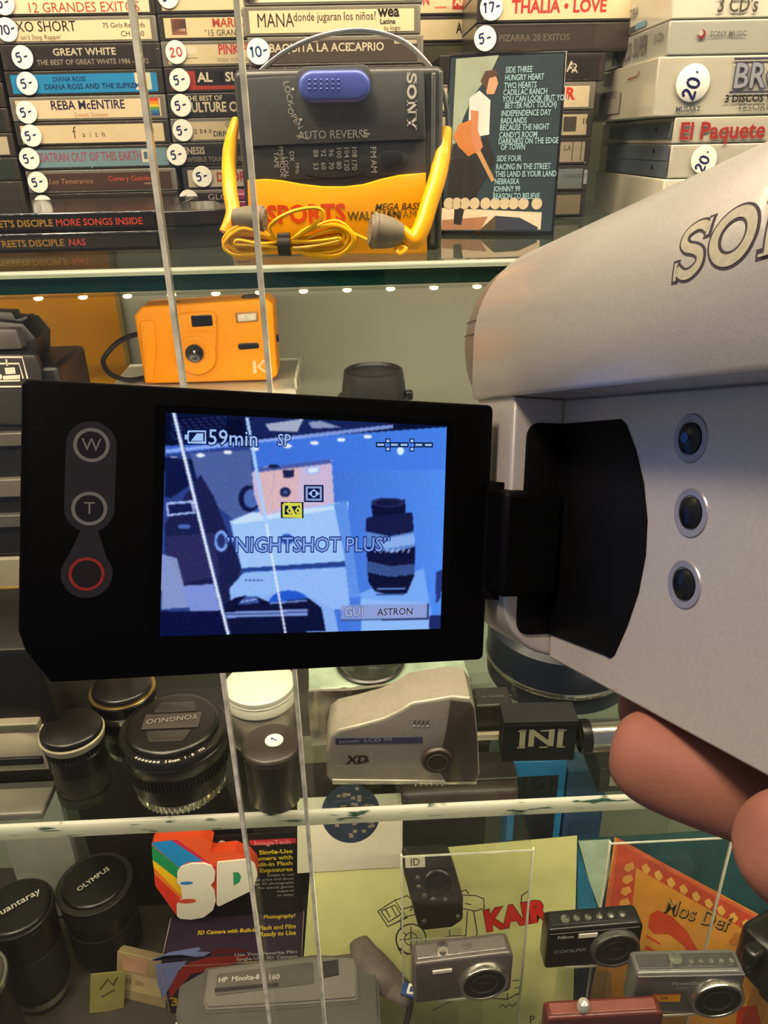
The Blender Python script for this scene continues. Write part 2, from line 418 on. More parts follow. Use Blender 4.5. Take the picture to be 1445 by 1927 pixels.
ring = [(CXh+RH*0.975*math.cos(R(a)), CZh+RH*0.975*math.sin(R(a))) for a in range(0, 360, 6)]
loft('lens_ring', ring, [13.8*mm, 20*mm, 22*mm, 22.4*mm], lensgrey, cc, [1, 0.985, 0.95, 0.9])
lathe('lens_glass', [(0.0001, 0), (11*mm, 0.5*mm), (15*mm, 2*mm)], mat('lens_glass', '#0a0d16', 0.05), cc, (CXh, 22.6*mm, CZh), (R(-90), 0, 0))
# seam lines on the ring
for a in (168, 176): 
    tube('seam', [(CXh+RH*0.977*math.cos(R(a)), y*mm, CZh+RH*0.977*math.sin(R(a))) for y in (14.2, 17, 20)], 0.08*mm, BLACK, cc, seg=4)
# front section that carries the hinge, with a round lower corner
boss = [(89.2*mm, 1.8*mm), (89.2*mm, -37*mm)]+[(102*mm+12.8*mm*math.cos(R(a)), -38.2*mm+12.8*mm*math.sin(R(a))) for a in range(186, 265, 8)]+[(100*mm, -51.0*mm), (138*mm, -51*mm), (138*mm, 1.8*mm)]
prism('hinge_housing', boss, 17*mm, satin, cc, (0, -4.3*mm, 0), bev=0.9*mm, seg=3)
# rear section with the flat side the panel folds against
box('body', (100*mm, -88*mm, -51.2*mm), (138*mm, -4.6*mm, 1.7*mm), satin, cc, r=0.5*mm, seg=2)
box('top_channel', (100.6*mm, -88*mm, 0.6*mm), (131*mm, 12*mm, 2.2*mm), satin, cc)
rbox('battery', (30*mm, 12*mm, 34*mm), plastic('#2a2a2e', 0.4), cc, (119*mm, -93*mm, -27*mm), r=2*mm)
rbox('viewfinder', (24*mm, 14*mm, 20*mm), plastic('#1c1c1f', 0.5), cc, (111*mm, -93*mm, 16*mm), r=4*mm, seg=3)
# black recess plate, on the step and on the flat side
step = roundpoly([(100.05*mm, -3.2*mm), (100.05*mm, -46.2*mm), (92.2*mm, -46.2*mm), (92.2*mm, -3.2*mm)], [0, 0, 3.2*mm, 3.2*mm], 6)
prism('recess_step', step, 0.5*mm, padblk, cc, (0, -4.75*mm, 0), bev=0.1*mm)
side = [(-4.4, -3.2), (-24.6, -2.6)]+[(-24.6-9.8*math.sin(R(t)), -2.9-1.0*(t/180)*42) for t in ()]
side = [(-4.4, -3.2), (-24.5, -2.6), (-26.2, -3.6), (-29.4, -8.0), (-32.2, -13.5), (-33.8, -19.5), (-34.0, -25.5), (-32.8, -32.0), (-30.3, -38.5), (-27.2, -44.4), (-26.0, -45.3), (-24.8, -45.2), (-4.4, -46.3)]
o = prism('recess_plate', [(-y*mm, z*mm) for y, z in side], 0.45*mm, padblk, cc, (99.7*mm, 0, 0), (0, 0, R(-90)), bev=0.12*mm)
g = Flat()
for i in range(5):
    for j in range(4): g.ell(-11.0+i*1.0+0.0*j, -30.5-j*1.5-(i % 2)*0.7, 0.28, n=8)
Flat_sp = Flat(); Flat_sp.v = [(-x*mm, y*mm, 0) for x, y, z in g.v]; Flat_sp.f = g.f
Flat_sp.put('speaker_grille', ink('#000000'), cc, (99.66*mm, 0, 0), (PI/2, 0, R(-90)))
rbox('hinge_block', (13*mm, 9*mm, 21*mm), blk, cc, (93*mm, -3.6*mm, -27.2*mm), r=1.2*mm)
lathe('hinge_pin', [(0.0001, -24*mm), (3.0*mm, -24*mm), (3.0*mm, 0), (0.0001, 0)], blk, cc, (89.0*mm, 1.0*mm, -15.4*mm), seg=20)
# three round buttons with bright rims
for k, (y, z, bl) in enumerate(((-42.9, -5.9, 1), (-44.2, -17.3, 0), (-43.9, -28.5, 0))):
    b = lathe('button', [(0.0001, 0.9*mm), (1.6*mm, 0.75*mm), (2.45*mm, 0.3*mm), (2.6*mm, -0.3*mm)], mat('button_black', '#0c0c10', 0.30), cc, (100*mm, y*mm, z*mm), (0, R(-90), 0), seg=32)
    lathe('button_rim', [(2.6*mm, -0.2*mm), (2.75*mm, 0.18*mm), (3.7*mm, 0.22*mm), (3.95*mm, -0.1*mm)], mat('rim_silver', '#9c9a9e', 0.35, metal=0.5), b, (0, 0, 0), seg=36)
    if bl: lathe('blue_dot', [(0.0001, 0), (0.85*mm, 0), (0.85*mm, -0.2*mm)], mat('button_blue', '#1d5ca8', 0.4), b, (0.1*mm, 0.35*mm, 0.96*mm), seg=20)
# raised maker's mark following the round flank
def wrap(fl, s0, a_mid, lift, name, m):
    """lay flat letters on the round back: x runs towards the viewer (-y), y runs up the arc"""
    bm = bmesh.new(); bm.from_mesh(mk(fl.v, fl.f))
    for k in range(1, 12):                    # cut into bands so that the letters follow the curve
        bmesh.ops.bisect_plane(bm, geom=bm.verts[:]+bm.edges[:]+bm.faces[:], plane_co=(0, H4*(k/10-0.05), 0), plane_no=(0, 1, 0))
    me_ = bpy.data.meshes.new('m'); bm.to_mesh(me_); bm.free()
    fl.v = [tuple(q_.co) for q_ in me_.vertices]; fl.f = [tuple(p_.vertices) for p_ in me_.polygons]
    v = []
    for x, y, z in fl.v:
        a = a_mid-(y/RH); v.append((CXh+(RH+lift)*math.cos(a), s0-x, CZh+(RH+lift)*math.sin(a)))
    return put(name, mk(v, fl.f), m, cc)
H4 = 7.6*mm; A4 = R(180-0.5)
fl, wd = logo4(H4, 0.30*mm); wrap(fl, -52.2*mm, A4, 0.05*mm, 'maker_mark_outline', ink('#4a4148'))
fl, wd = logo4(H4, -0.10*mm); wrap(fl, -52.2*mm, A4, 0.12*mm, 'maker_mark', mat('mark_silver', '#dcd2bf', 0.3, metal=0.5, var=0.1, vscale=900))

# ---- screen panel
panel = [(0.2, 0), (86.9, 0), (87.5, -52.4), (4.6, -52.4), (0.6, -46.5), (-0.5, -43.0)]
pan = prism('screen_panel', roundpoly([(x*mm, z*mm) for x, z in panel], [1.6*mm, 1.4*mm, 1.4*mm, 1.0*mm, 3*mm, 3*mm], 5), 8.5*mm, blk, cc, bev=0.5*mm, seg=2)
bez = Flat(); bez.poly([(21.6*mm, -3.2*mm), (21.0*mm, -46.4*mm), (79.0*mm, -46.9*mm), (78.5*mm, -3.2*mm)])
bez.put('screen_window', mat('screen_window', '#030304', 0.3, var=0, spec=0.1), pan, (0, -0.02*mm, 0))
# zoom and record keys on the left margin
key = Flat(); pts = arc(11.2, -10.7, 4.1, 0, 180, 14)+arc(10.9, -21.7, 4.1, 180, 250, 6)+arc(10.55, -33.2, 4.25, 140, 400, 22)+arc(10.9, -21.7, 4.1, 290, 360, 6)
key.poly([(x*mm, y*mm) for x, y in pts]); key.put('key_strip', mat('key_grey', '#2a282d', 0.6, var=0, spec=0.1), pan, (0, -0.04*mm, 0))
dim = mat('key_print', '#6e6d6a', 0.6, var=0, spec=0.2)
for ch, x, z in (('W', 11.2, -10.7), ('T', 10.9, -21.7)):
    k = Flat().ell(x*mm, z*mm, 2.9*mm).put('zoom_key', mat('key_face', '#211f25', 0.6, var=0, spec=0.1), pan, (0, -0.06*mm, 0))
    Flat().ring(x*mm, z*mm, 2.35*mm, 2.95*mm).put('key_ring', dim, k, (0, 0, 0.03*mm), (0, 0, 0))
    text(ch, 3.1*mm, dim, k, (x*mm, z*mm-0.05*mm, 0.03*mm), (0, 0, 0), align='CENTER')
k = Flat().ell(10.5*mm, -33.2*mm, 2.8*mm).put('record_key', mat('key_face2', '#231f22', 0.6, var=0, spec=0.1), pan, (0, -0.06*mm, 0))
Flat().ring(10.5*mm, -33.2*mm, 2.45*mm, 2.95*mm).put('key_ring', mat('record_red', '#8e1d1d', 0.5, var=0), k, (0, 0, 0.03*mm), (0, 0, 0))

# ---- the picture on the screen: a lit grid of cells
SW, SH = 330, 250
yy, xx = np.mgrid[0:SH, 0:SW]; U = (xx+0.5)/SW; V = (yy+0.5)/SH          # v downwards
img = np.zeros((SH, SW, 3)); rs = np.random.RandomState(3)
def c3(h): h = h.lstrip('#'); return np.array([int(h[i:i+2], 16)/255 for i in (0, 2, 4)])
def fill(mask, col, a=1.0):
    img[mask] = img[mask]*(1-a)+c3(col)*a
def inpoly(pts):
    ins = np.zeros(U.shape, bool); n = len(pts)
    for i in range(n):
        x0, y0 = pts[i]; x1, y1 = pts[i-1]
        if y0 == y1: continue
        c = ((V < y0) != (V < y1)) & (U < (x1-x0)*(V-y0)/(y1-y0)+x0); ins ^= c
    return ins
def pol(pts, col, a=1.0): fill(inpoly([(x/1445*1.0, y/1121*1.0) for x, y in pts]) if False else inpoly([q(p) for p in pts]), col, a)
# crop pixels of the screen photograph -> u, v (its quad: 80,45 / 1395,100 / 1357,1045 / 52,1088)
_s = np.array([[80, 45], [1395, 100], [1357, 1045], [52, 1088]], float)
_A = []; _b = []
for (x, y), (u, v) in zip(_s, ((0, 0), (1, 0), (1, 1), (0, 1))):
    _A += [[x, y, 1, 0, 0, 0, -u*x, -u*y], [0, 0, 0, x, y, 1, -v*x, -v*y]]; _b += [u, v]
_h = np.linalg.solve(np.array(_A), np.array(_b))
def q(p):
    x, y = p; d = _h[6]*x+_h[7]*y+1; return ((_h[0]*x+_h[1]*y+_h[2])/d, (_h[3]*x+_h[4]*y+_h[5])/d)
def ellp(cx, cy, rx, ry, col, a=1.0): pol([(cx+rx*math.cos(t*PI/16), cy+ry*math.sin(t*PI/16)) for t in range(32)], col, a)
def line(p0, p1, w, col, a=1.0):
    d = Vector((p1[0]-p0[0], p1[1]-p0[1])); n = Vector((-d.y, d.x)).normalized()*w/2
    pol([(p0[0]+n.x, p0[1]+n.y), (p1[0]+n.x, p1[1]+n.y), (p1[0]-n.x, p1[1]-n.y), (p0[0]-n.x, p0[1]-n.y)], col, a)
t_ = np.clip((U-0.3)/0.7, 0, 1)[..., None]
img[:] = c3('#3a63c8')*(1-t_)+c3('#4f8cf0')*t_                            # blue back wall
pol([(60, 240), (480, 190), (500, 560), (380, 1100), (50, 1100)], '#2a3f86')
pol([(190, 230), (470, 215), (500, 500), (420, 560), (250, 420)], '#5a6ea8', 0.7)
pol([(60, 30), (1400, 60), (1400, 105), (60, 200)], '#0a1236'); pol([(470, 60), (1140, 75), (1100, 105), (480, 165)], '#16235a')
pol([(80, 215), (1140, 95), (1140, 112), (80, 232)], '#9db8ff', 0.8); pol([(80, 60), (440, 80), (440, 150), (80, 195)], '#080d2c')
for k in range(7): line((100, 85+14*k), (360, 62+14*k), 3, '#3d5cb8', 0.7)
pol([(540, 95), (720, 70), (690, 130), (560, 125)], '#c6cde0', 0.8); pol([(740, 85), (800, 80), (900, 110), (760, 115)], '#b8c4e8', 0.7)
pol([(480, 180), (1395, 110), (1395, 300), (860, 310), (500, 290)], '#3f78e4', 0.6)
for k in range(8): ellp(115+125*k+(30 if k > 3 else 0), 256-15*k, 20, 9, '#e8f0ff')
pol([(75, 250), (200, 260), (220, 360), (100, 440), (75, 430)], '#0d1745')
pol([(75, 560), (240, 330), (300, 430), (430, 760), (330, 1080), (150, 840), (80, 700)], '#1a1f4e')
pol([(80, 460), (205, 450), (215, 510), (85, 525)], '#a8c0f4'); pol([(90, 470), (195, 462), (205, 502), (95, 514)], '#121c50')
pol([(80, 620), (300, 600), (330, 800), (150, 840), (90, 720)], '#2c2a5e'); ellp(165, 572, 30, 12, '#4866b0')
pol([(60, 700), (130, 720), (190, 950), (60, 960)], '#98aadc', 0.8)
pol([(150, 850), (300, 840), (330, 960), (235, 1050), (190, 960)], '#7d90d8'); pol([(55, 970), (330, 965), (350, 1085), (52, 1088)], '#0c1240')
ellp(335, 638, 32, 50, '#7fa4f0'); ellp(335, 638, 20, 34, '#26336e')
pol([(375, 545), (470, 505), (930, 450), (915, 740), (430, 770)], '#9cc4fa'); pol([(380, 550), (470, 508), (900, 470), (915, 480), (400, 560)], '#c4defe')
pol([(860, 465), (920, 445), (980, 900), (930, 900), (915, 740)], '#5e90e6')
pol([(430, 765), (910, 730), (912, 755), (440, 782)], '#27418e'); pol([(440, 785), (915, 757), (935, 960), (380, 930), (372, 860)], '#8fb8f6')
pol([(385, 900), (720, 880), (860, 960), (880, 1070), (380, 1085)], '#86aef2')
for k in range(5): ellp(450+18*k, 822, 6, 4, '#30468c')
ellp(640, 628, 32, 24, '#2c55b4')
# yellow camera (pinkish here)
ellp(465, 440, 50, 62, '#121a48'); ellp(475, 440, 36, 44, '#4c68b0')
pol([(478, 320), (500, 300), (850, 258), (862, 460), (520, 520), (488, 420)], '#c9b6d6'); pol([(495, 305), (545, 290), (700, 280), (690, 460), (520, 515)], '#d9b3b9', 0.9)
pol([(500, 300), (845, 256), (850, 275), (505, 318)], '#4a5aa4'); ellp(580, 290, 26, 10, '#1a2352')
pol([(622, 308), (675, 305), (675, 340), (625, 344)], '#1c2150'); pol([(730, 295), (793, 288), (795, 320), (733, 325)], '#9cbcf4'); pol([(740, 300), (785, 296), (786, 314), (742, 318)], '#dfeaff')
ellp(633, 410, 25, 23, '#17204a'); ellp(633, 410, 12, 11, '#3c568e'); line((585, 300), (570, 420), 5, '#a892b8', 0.6); line((560, 330), (600, 500), 5, '#ecc9cc', 0.5)
# lens on the right
pol([(980, 880), (1280, 760), (1330, 1060), (990, 1060)], '#7fb0fa', 0.8)
pol([(1035, 465), (1195, 440), (1200, 560), (1045, 545)], '#101338'); ellp(1115, 455, 80, 22, '#23285a'); ellp(1115, 455, 58, 14, '#14183e')
pol([(1010, 530), (1040, 520), (1230, 500), (1235, 590), (1120, 612), (1010, 590)], '#171b48')
pol([(1012, 592), (1120, 614), (1238, 588), (1238, 660), (1130, 690), (1015, 660)], '#5a82c8'); pol([(1060, 630), (1238, 600), (1238, 650), (1100, 670)], '#9cc0fa', 0.7)
pol([(1012, 660), (1130, 690), (1240, 660), (1238, 740), (1130, 752), (1015, 730)], '#10143c'); pol([(1014, 732), (1130, 752), (1238, 740), (1236, 790), (1120, 800), (1016, 778)], '#37508c')
pol([(1016, 780), (1120, 802), (1238, 790), (1200, 880), (1120, 888), (1050, 870), (1022, 830)], '#0f1334'); line((1060, 860), (1195, 858), 8, '#5f86d0'); line((1055, 885), (1190, 885), 7, '#3a56a0')
for k in range(7): line((1050+26*k, 688), (1060+26*k, 672), 5, '#d8e6ff')
pol([(985, 905), (1300, 925), (1305, 1060), (985, 1060)], '#93bdfb', 0.8)
# dark camera at the bottom
ellp(650, 930, 95, 62, '#2458cc')
pol([(340, 940), (400, 905), (440, 895), (500, 900), (560, 925), (740, 905), (800, 950), (820, 1060), (330, 1080)], '#0e1338')
pol([(350, 972), (735, 955), (735, 985), (350, 1000)], '#7a94d8'); line((350, 985), (735, 970), 4, '#1a2250')
pol([(410, 935), (445, 900), (500, 895), (510, 930)], '#3c55a4'); line((560, 930), (735, 915), 9, '#6d88cc'); line((420, 925), (500, 910), 5, '#a8bcf4')
pol([(1340, 780), (1370, 765), (1360, 900), (1335, 930)], '#27377e'); pol([(1305, 985), (1360, 980), (1357, 1050), (1305, 1050)], '#1d2a66')
# door edges crossing the picture
line((115, 45), (370, 1085), 16, '#dbe7ff'); line((125, 45), (378, 1085), 5, '#2c3f80')
line((455, 65), (545, 560), 16, '#a8caff'); line((545, 560), (632, 1070), 10, '#dfe8ff')
ellp(1175, 215, 16, 20, '#e8fbff', 0.9)
pol([(890, 938), (1300, 928), (1298, 1000), (890, 1008)], '#8b98cc', 0.8); line((890, 1008), (1298, 998), 6, '#1a2450'); line((1300, 928), (1298, 1000), 6, '#1a2450')
_k = np.pad(img, ((1, 1), (1, 1), (0, 0)), 'edge')      # soft focus
img = sum(_k[1+a:SH+1+a, 1+b:SW+1+b]*((2-abs(a))*(2-abs(b))) for a in (-1, 0, 1) for b in (-1, 0, 1))/16
# soft grain of the cells
chk = ((xx+yy) % 2)*0.10+0.95
img = img*chk[..., None]+rs.normal(0, 0.018, img.shape); img = np.clip(img, 0, 1)
lc = np.where(img <= 0.04045, img/12.92, ((img+0.055)/1.055)**2.4)
sx0, sx1 = (23.5*mm, 22.9*mm), (76.9*mm, 77.5*mm); sz0, sz1 = -4.55*mm, (-44.8*mm, -45.4*mm)
uu, vv = np.meshgrid(np.linspace(0, 1, SW+1), np.linspace(0, 1, SH+1))
GX = (sx0[0]+(sx0[1]-sx0[0])*vv)*(1-uu)+(sx1[0]+(sx1[1]-sx1[0])*vv)*uu; GZ = sz0*(1-vv)+(sz1[0]*(1-uu)+sz1[1]*uu)*vv
verts = np.stack([GX.ravel(), np.zeros(GX.size), GZ.ravel()], 1)
ii = (np.arange(SH)[:, None]*(SW+1)+np.arange(SW)[None]).ravel()
faces = np.stack([ii, ii+SW+1, ii+SW+2, ii+1], 1)
me = bpy.data.meshes.new('m'); me.vertices.add(len(verts)); me.vertices.foreach_set('co', verts.ravel())
me.loops.add(faces.size); me.loops.foreach_set('vertex_index', faces.ravel().astype(np.int32))
me.polygons.add(len(faces)); me.polygons.foreach_set('loop_start', np.arange(0, faces.size, 4, dtype=np.int32)); me.update(calc_edges=True)
ca = me.color_attributes.new('picture', 'FLOAT_COLOR', 'CORNER')
cl = np.concatenate([lc.reshape(-1, 3), np.ones((SW*SH, 1))], 1); ca.data.foreach_set('color', np.repeat(cl, 4, 0).ravel())
sm = bpy.data.materials.new('screen_picture'); sm.use_nodes = True; nt = sm.node_tree; nt.nodes.clear()
oo = nt.nodes.new('ShaderNodeOutputMaterial'); e = nt.nodes.new('ShaderNodeEmission'); a = nt.nodes.new('ShaderNodeAttribute'); a.attribute_name = 'picture'
e.inputs[1].default_value = 1.0; nt.links.new(a.outputs['Color'], e.inputs[0]); nt.links.new(e.outputs[0], oo.inputs[0])
scr = put('screen', me, sm, pan, (0, -0.06*mm, 0))
# read-outs over the picture
OSD = glow('osd_light', '#9fc0f2', 1.0); OSK = glow('osd_dark', '#0c1a4c', 0.8)
def sp(x, y):                                # crop pixel -> panel coordinates
    u, v = q((x, y)); u0 = sx0[0]+(sx0[1]-sx0[0])*v; u1 = sx1[0]+(sx1[1]-sx1[0])*v
    return (u0*(1-u)+u1*u, sz0*(1-v)+(sz1[0]*(1-u)+sz1[1]*u)*v)
def osd(s, x, y, size, sx=1.0, al='LEFT', lt=OSD, dk=OSK, rz=0.0):
    px, pz = sp(x, y)
    text(s, size*mm, dk, scr, (px, -0.04*mm, pz), (PI/2, rz, 0), bold=0.055, align=al, sx=sx, name='readout_outline')
    text(s, size*mm, lt, scr, (px, -0.08*mm, pz), (PI/2, rz, 0), bold=0.004, align=al, sx=sx, name='readout')
osd('59min', 272, 160, 4.0, 0.92); osd('SP', 596, 170, 3.1, 0.85)
osd('\u201dNIGHTSHOT PLUS\u201d', 358, 660, 3.95, 0.89, rz=0.0, lt=glow('osd_mid', '#7f9fe6', 1.0), dk=glow('osd_navy', '#142a78', 0.9))
osd('GUI', 905, 970, 2.6, 0.9, lt=glow('osd_pale', '#b6bfe0', 0.9), dk=glow('osd_mauve', '#6672b0', 0.8)); osd('ASTRON', 1060, 970, 2.0, 0.95, lt=glow('osd_ink', '#101a48', 0.8), dk=glow('osd_pale2', '#b0b9dc', 0.8))
def marks(col, name, shapes, lift):
    f_ = Flat()
    for s in shapes:
        P = [sp(*p) for p in s[1]]
        if s[0] == 'p': f_.poly(P)
        else: f_.stroke(P, s[2]*mm)
    return f_.put(name, col, scr, (0, -lift*mm, 0))
def rc(x0, y0, x1, y1): return [(x0, y1), (x1, y1), (x1, y0), (x0, y0)]
marks(OSK, 'battery_outline', [('p', rc(160, 118, 272, 192))], 0.03)
marks(OSD, 'battery_symbol', [('s', [(182, 130), (262, 130), (262, 182), (182, 182), (182, 130)], 0.30), ('p', rc(166, 146, 182, 168)), ('p', [(195, 174), (252, 174), (252, 140), (222, 140)])], 0.06)
marks(OSD, 'guide_dashes', [('p', rc(x, 183, x+32, 193)) for x in (1065, 1130, 1175, 1245, 1290)]+[('p', rc(x, y, x+14, y+12)) for x in (1108, 1222) for y in (164, 202)], 0.06)
marks(OSK, 'guide_dash_outline', [('p', rc(x-6, 176, x+38, 200)) for x in (1065, 1130, 1175, 1245, 1290)]+[('p', rc(x-5, y-5, x+19, y+17)) for x in (1108, 1222) for y in (164, 202)], 0.03)
marks(OSK, 'shot_symbol_plate', [('p', rc(720, 375, 812, 455))], 0.03)
marks(glow('osd_grey', '#8fa6d8', 0.9), 'shot_symbol_frame', [('p', rc(728, 382, 804, 448))], 0.05)
marks(OSK, 'shot_symbol', [('p', rc(738, 391, 794, 439))], 0.06)
marks(OSD, 'shot_symbol_eye', [('p', [(740, 415), (766, 436), (794, 415), (766, 394)])], 0.08); marks(OSK, 'shot_symbol_pupil', [('p', rc(758, 405, 774, 426))], 0.10)
YEL = glow('osd_yellow', '#d8d84c', 0.95)
marks(OSK, 'tape_symbol_plate', [('p', rc(612, 455, 718, 530))], 0.03)
marks(YEL, 'tape_symbol', [('s', [(625, 465), (705, 465), (705, 520), (625, 520), (625, 465)], 0.5), ('s', [(640, 495), (655, 480), (668, 495), (655, 508), (640, 495)], 0.3), ('s', [(680, 495), (692, 480), (702, 495), (692, 508), (680, 495)], 0.3), ('s', [(645, 458), (680, 526)], 0.55), ('p', rc(650, 462, 690, 474))], 0.07)
# ================================================================== the hand under the camcorder
skin = mat('skin', '#94604f', 0.6, var=0.10, vscale=120, bump=0.15, bscale=1400, spec=0.2, sss=0.12)
def ccw(p): return CCM@Vector((p[0]*mm, p[1]*mm, p[2]*mm))
HV = []; HE = []; HR = []
def hv(p, r, prev=None):
    HV.append(ccw(p)); HR.append(r*mm); i = len(HV)-1
    if prev is not None: HE.append((prev, i))
    return i
# palm and wrist beside and below the body, knuckles under its right edge (camcorder millimetres)
wr = hv((196, -128, -84), 25); pm = hv((182, -104, -76), 27, wr)
kn = [hv((168, -50, -70), 12.0, pm), hv((165, -70, -73), 12.5, pm), hv((161, -90, -72), 12.0, pm), hv((158, -112, -74), 10.5, pm)]
def finger(root, chain):
    p = root
    for c, r in chain: p = hv(c, r, p)
finger(kn[0], [((152, -38, -64), 9.5), ((136, -28, -60.5), 9.2), ((124, -19.5, -59), 8.8), ((117.5, -14.5, -58.2), 8.0), ((114.4, -12.4, -57.9), 6.6), ((112.6, -11.2, -57.7), 4.2)])
finger(kn[1], [((148, -67, -69), 10.4), ((134, -59, -66), 10.2), ((121, -51, -63.4), 9.7), ((110.5, -42.5, -61.2), 9.6), ((104.4, -36.8, -60.2), 9.2), ((101.2, -33.8, -59.7), 8.2), ((99.2, -31.9, -59.4), 6.4), ((97.9, -30.7, -59.2), 3.6)])
finger(kn[2], [((146, -86, -70), 10), ((132, -80, -67.5), 9.9), ((118, -73.5, -64), 9.5), ((104.5, -68.6, -60.0), 9.2), ((98.8, -67.2, -58.4), 8.3), ((95.9, -66.5, -57.7), 6.4), ((94.2, -66.1, -57.3), 3.8)])
finger(kn[3], [((144, -112, -76), 8.6), ((130, -108, -77), 8.2), ((118, -104, -76), 7.6), ((113, -102, -75.5), 6.2), ((110.5, -101, -75), 3.8)])
finger(pm, [((178, -88, -56), 14), ((168, -70, -36), 11.5), ((158, -52, -20), 10.2), ((151, -36, -12), 9.2), ((149, -30, -10), 7.6), ((148, -27, -9), 4.6)])
hm = bpy.data.meshes.new('m'); hm.from_pydata([tuple(v) for v in HV], HE, []); hm.update()
ho = put('hand', hm, skin); 
md = ho.modifiers.new('skin', 'SKIN'); md.use_smooth_shade = True; md.branch_smoothing = 0.6
for i, sv in enumerate(hm.skin_vertices[0].data): sv.radius = (HR[i], HR[i]); sv.use_root = (i == 1)
sd = ho.modifiers.new('sub', 'SUBSURF'); sd.levels = 3; sd.render_levels = 3
tag(ho, 'bare hand gripping the silver camcorder from below with curled fingers', 'hand')
# ================================================================== cassettes on the upper shelf
CW, CD_ = 0.109, 0.070
casem = mat('case_smoke', '#38332d', 0.22, var=0.15, vscale=30)
casel = mat('case_grey', '#77726a', 0.22, var=0.15, vscale=30)
winm = clear('case_window', (0.97, 0.96, 0.94), gloss=0.045)
stickm = paper('#ece8de', 0.03)
def sticker(par, x, y, z, s, col='#1d2456', r=0.0080, rz=0.0, rot=UP):
    st = lathe('price_sticker', [(0.0001, 0.0002), (r*0.97, 0.0002), (r, 0.0)], stickm, par, (x, y, z), rot, seg=28)
    f = Flat(); u = r/8.0
    P5 = [[(2.2, 4.2), (-1.6, 3.8), (-2.0, 1.0), (0.6, 1.2), (1.6, -1.2), (0.2, -3.6), (-2.6, -3.2)]]
    P2 = [[(-2.2, 2.6), (-0.6, 4.2), (1.4, 3.0), (0.8, 0.6), (-2.4, -3.4), (2.2, -3.2)]]
    P0 = [[(0, 4), (-2.0, 2), (-2.0, -2), (0, -3.8), (2.0, -2), (2.0, 2), (0.2, 4)]]
    P1 = [[(-0.8, 2.6), (0.8, 4), (0.4, -3.8)]]
    P7 = [[(-2.2, 3.8), (2.0, 3.6), (0.0, -3.8)]]
    D = {'5': P5, '2': P2, '0': P0, '1': P1, '7': P7, '-': [[(-1.6, 0), (1.8, 0.5)]], '.': [[(-0.4, 0), (0.5, 0)]]}
    n = len(s); w = 4.6 if n > 2 else 5.0; x0 = -(n-1)*w/2
    for i, ch in enumerate(s):
        for pl in D.get(ch, []):
            k = 0.75 if ch != '-' else 0.8
            pts = [((x0+i*w+p[0]*k)*u, p[1]*k*u) for p in pl]
            c, sn = math.cos(rz), math.sin(rz); pts = [(a*c-b*sn, a*sn+b*c) for a, b in pts]
            f.stroke(pts, 1.15*u, smooth=3 if len(pl) > 2 else 0)
    f.put('handwriting', ink(col), st, (0, 0, 0.00035), (0, 0, 0))
    return st
def cassette(label, xl, Y, z, spine, H=0.0157, texts=(), stick=None, extra=(), grey=False, yaw=0.0, ypx=None, group='cassettes stacked on the upper glass shelf', W=CW, margin=0.004, vrot=False):
    t = thing('cassette_case', label, 'cassette', (xl+W/2, Y, z), (0, 0, yaw), group)
    body = rbox('case', (W, CD_, H-0.0003), casel if grey else casem, t, (0, CD_/2, H/2), r=0.0007)
    rbox('spine_card', (W-2*margin, 0.0004, H-0.0042), paper(spine), t, (0, -0.0001, H/2-0.0004), r=0.0)
    rbox('spine_window', (W-0.003, 0.0007, H-0.0016), winm, t, (0, -0.0011, H/2), r=0.0003, seg=1)
    def lx(px, z_): return atY(px, ypx, Y).x-(xl+W/2)
    for k, (s, x, dz, size, col, opt) in enumerate(texts):
        text(s, size, ink(col), t, (lx(x, 0), -0.00042, H/2+dz), UP, **opt)
    for (x0, x1, d0, d1, col) in extra:
        rbox('printed_block', (lx(x1, 0)-lx(x0, 0), 0.00006, d1-d0), paper(col), t, ((lx(x0, 0)+lx(x1, 0))/2, -0.00036, H/2+(d0+d1)/2), r=0)
    if stick:
        sx_, sdz, s, col = stick
        sticker(t, lx(sx_, 0), -0.0016, H/2+sdz, s, col, r=0.0072, rz=0.12)
    return t
HB = 0.0158; YB = 0.6246; XB = -0.2354
def slim(label, x, Y, w, d, h):
    t = thing('slim_case', label, 'disc case', (x, Y, ZT)); rbox('case', (w, d, h), casem, t, (0, d/2, h/2), r=0.0006); rbox('inlay', (w-0.012, 0.0003, h*0.6), paper('#4c4740'), t, (0, -0.0001, h/2), r=0); return t
slim('dark slim disc case lying under the tape stack with the blue spine', XB+CW/2, YB-0.002, 0.124, 0.095, 0.0066)
slim('dark slim disc case lying under the tape stack with the red spine', -0.0725, YB-0.002, 0.106, 0.095, 0.0070)
L_ = dict(bold=0.0); B_ = dict(bold=0.02); BN = dict(bold=0.03, sx=0.8); N_ = dict(sx=0.8)
ink1 = '#1d2456'
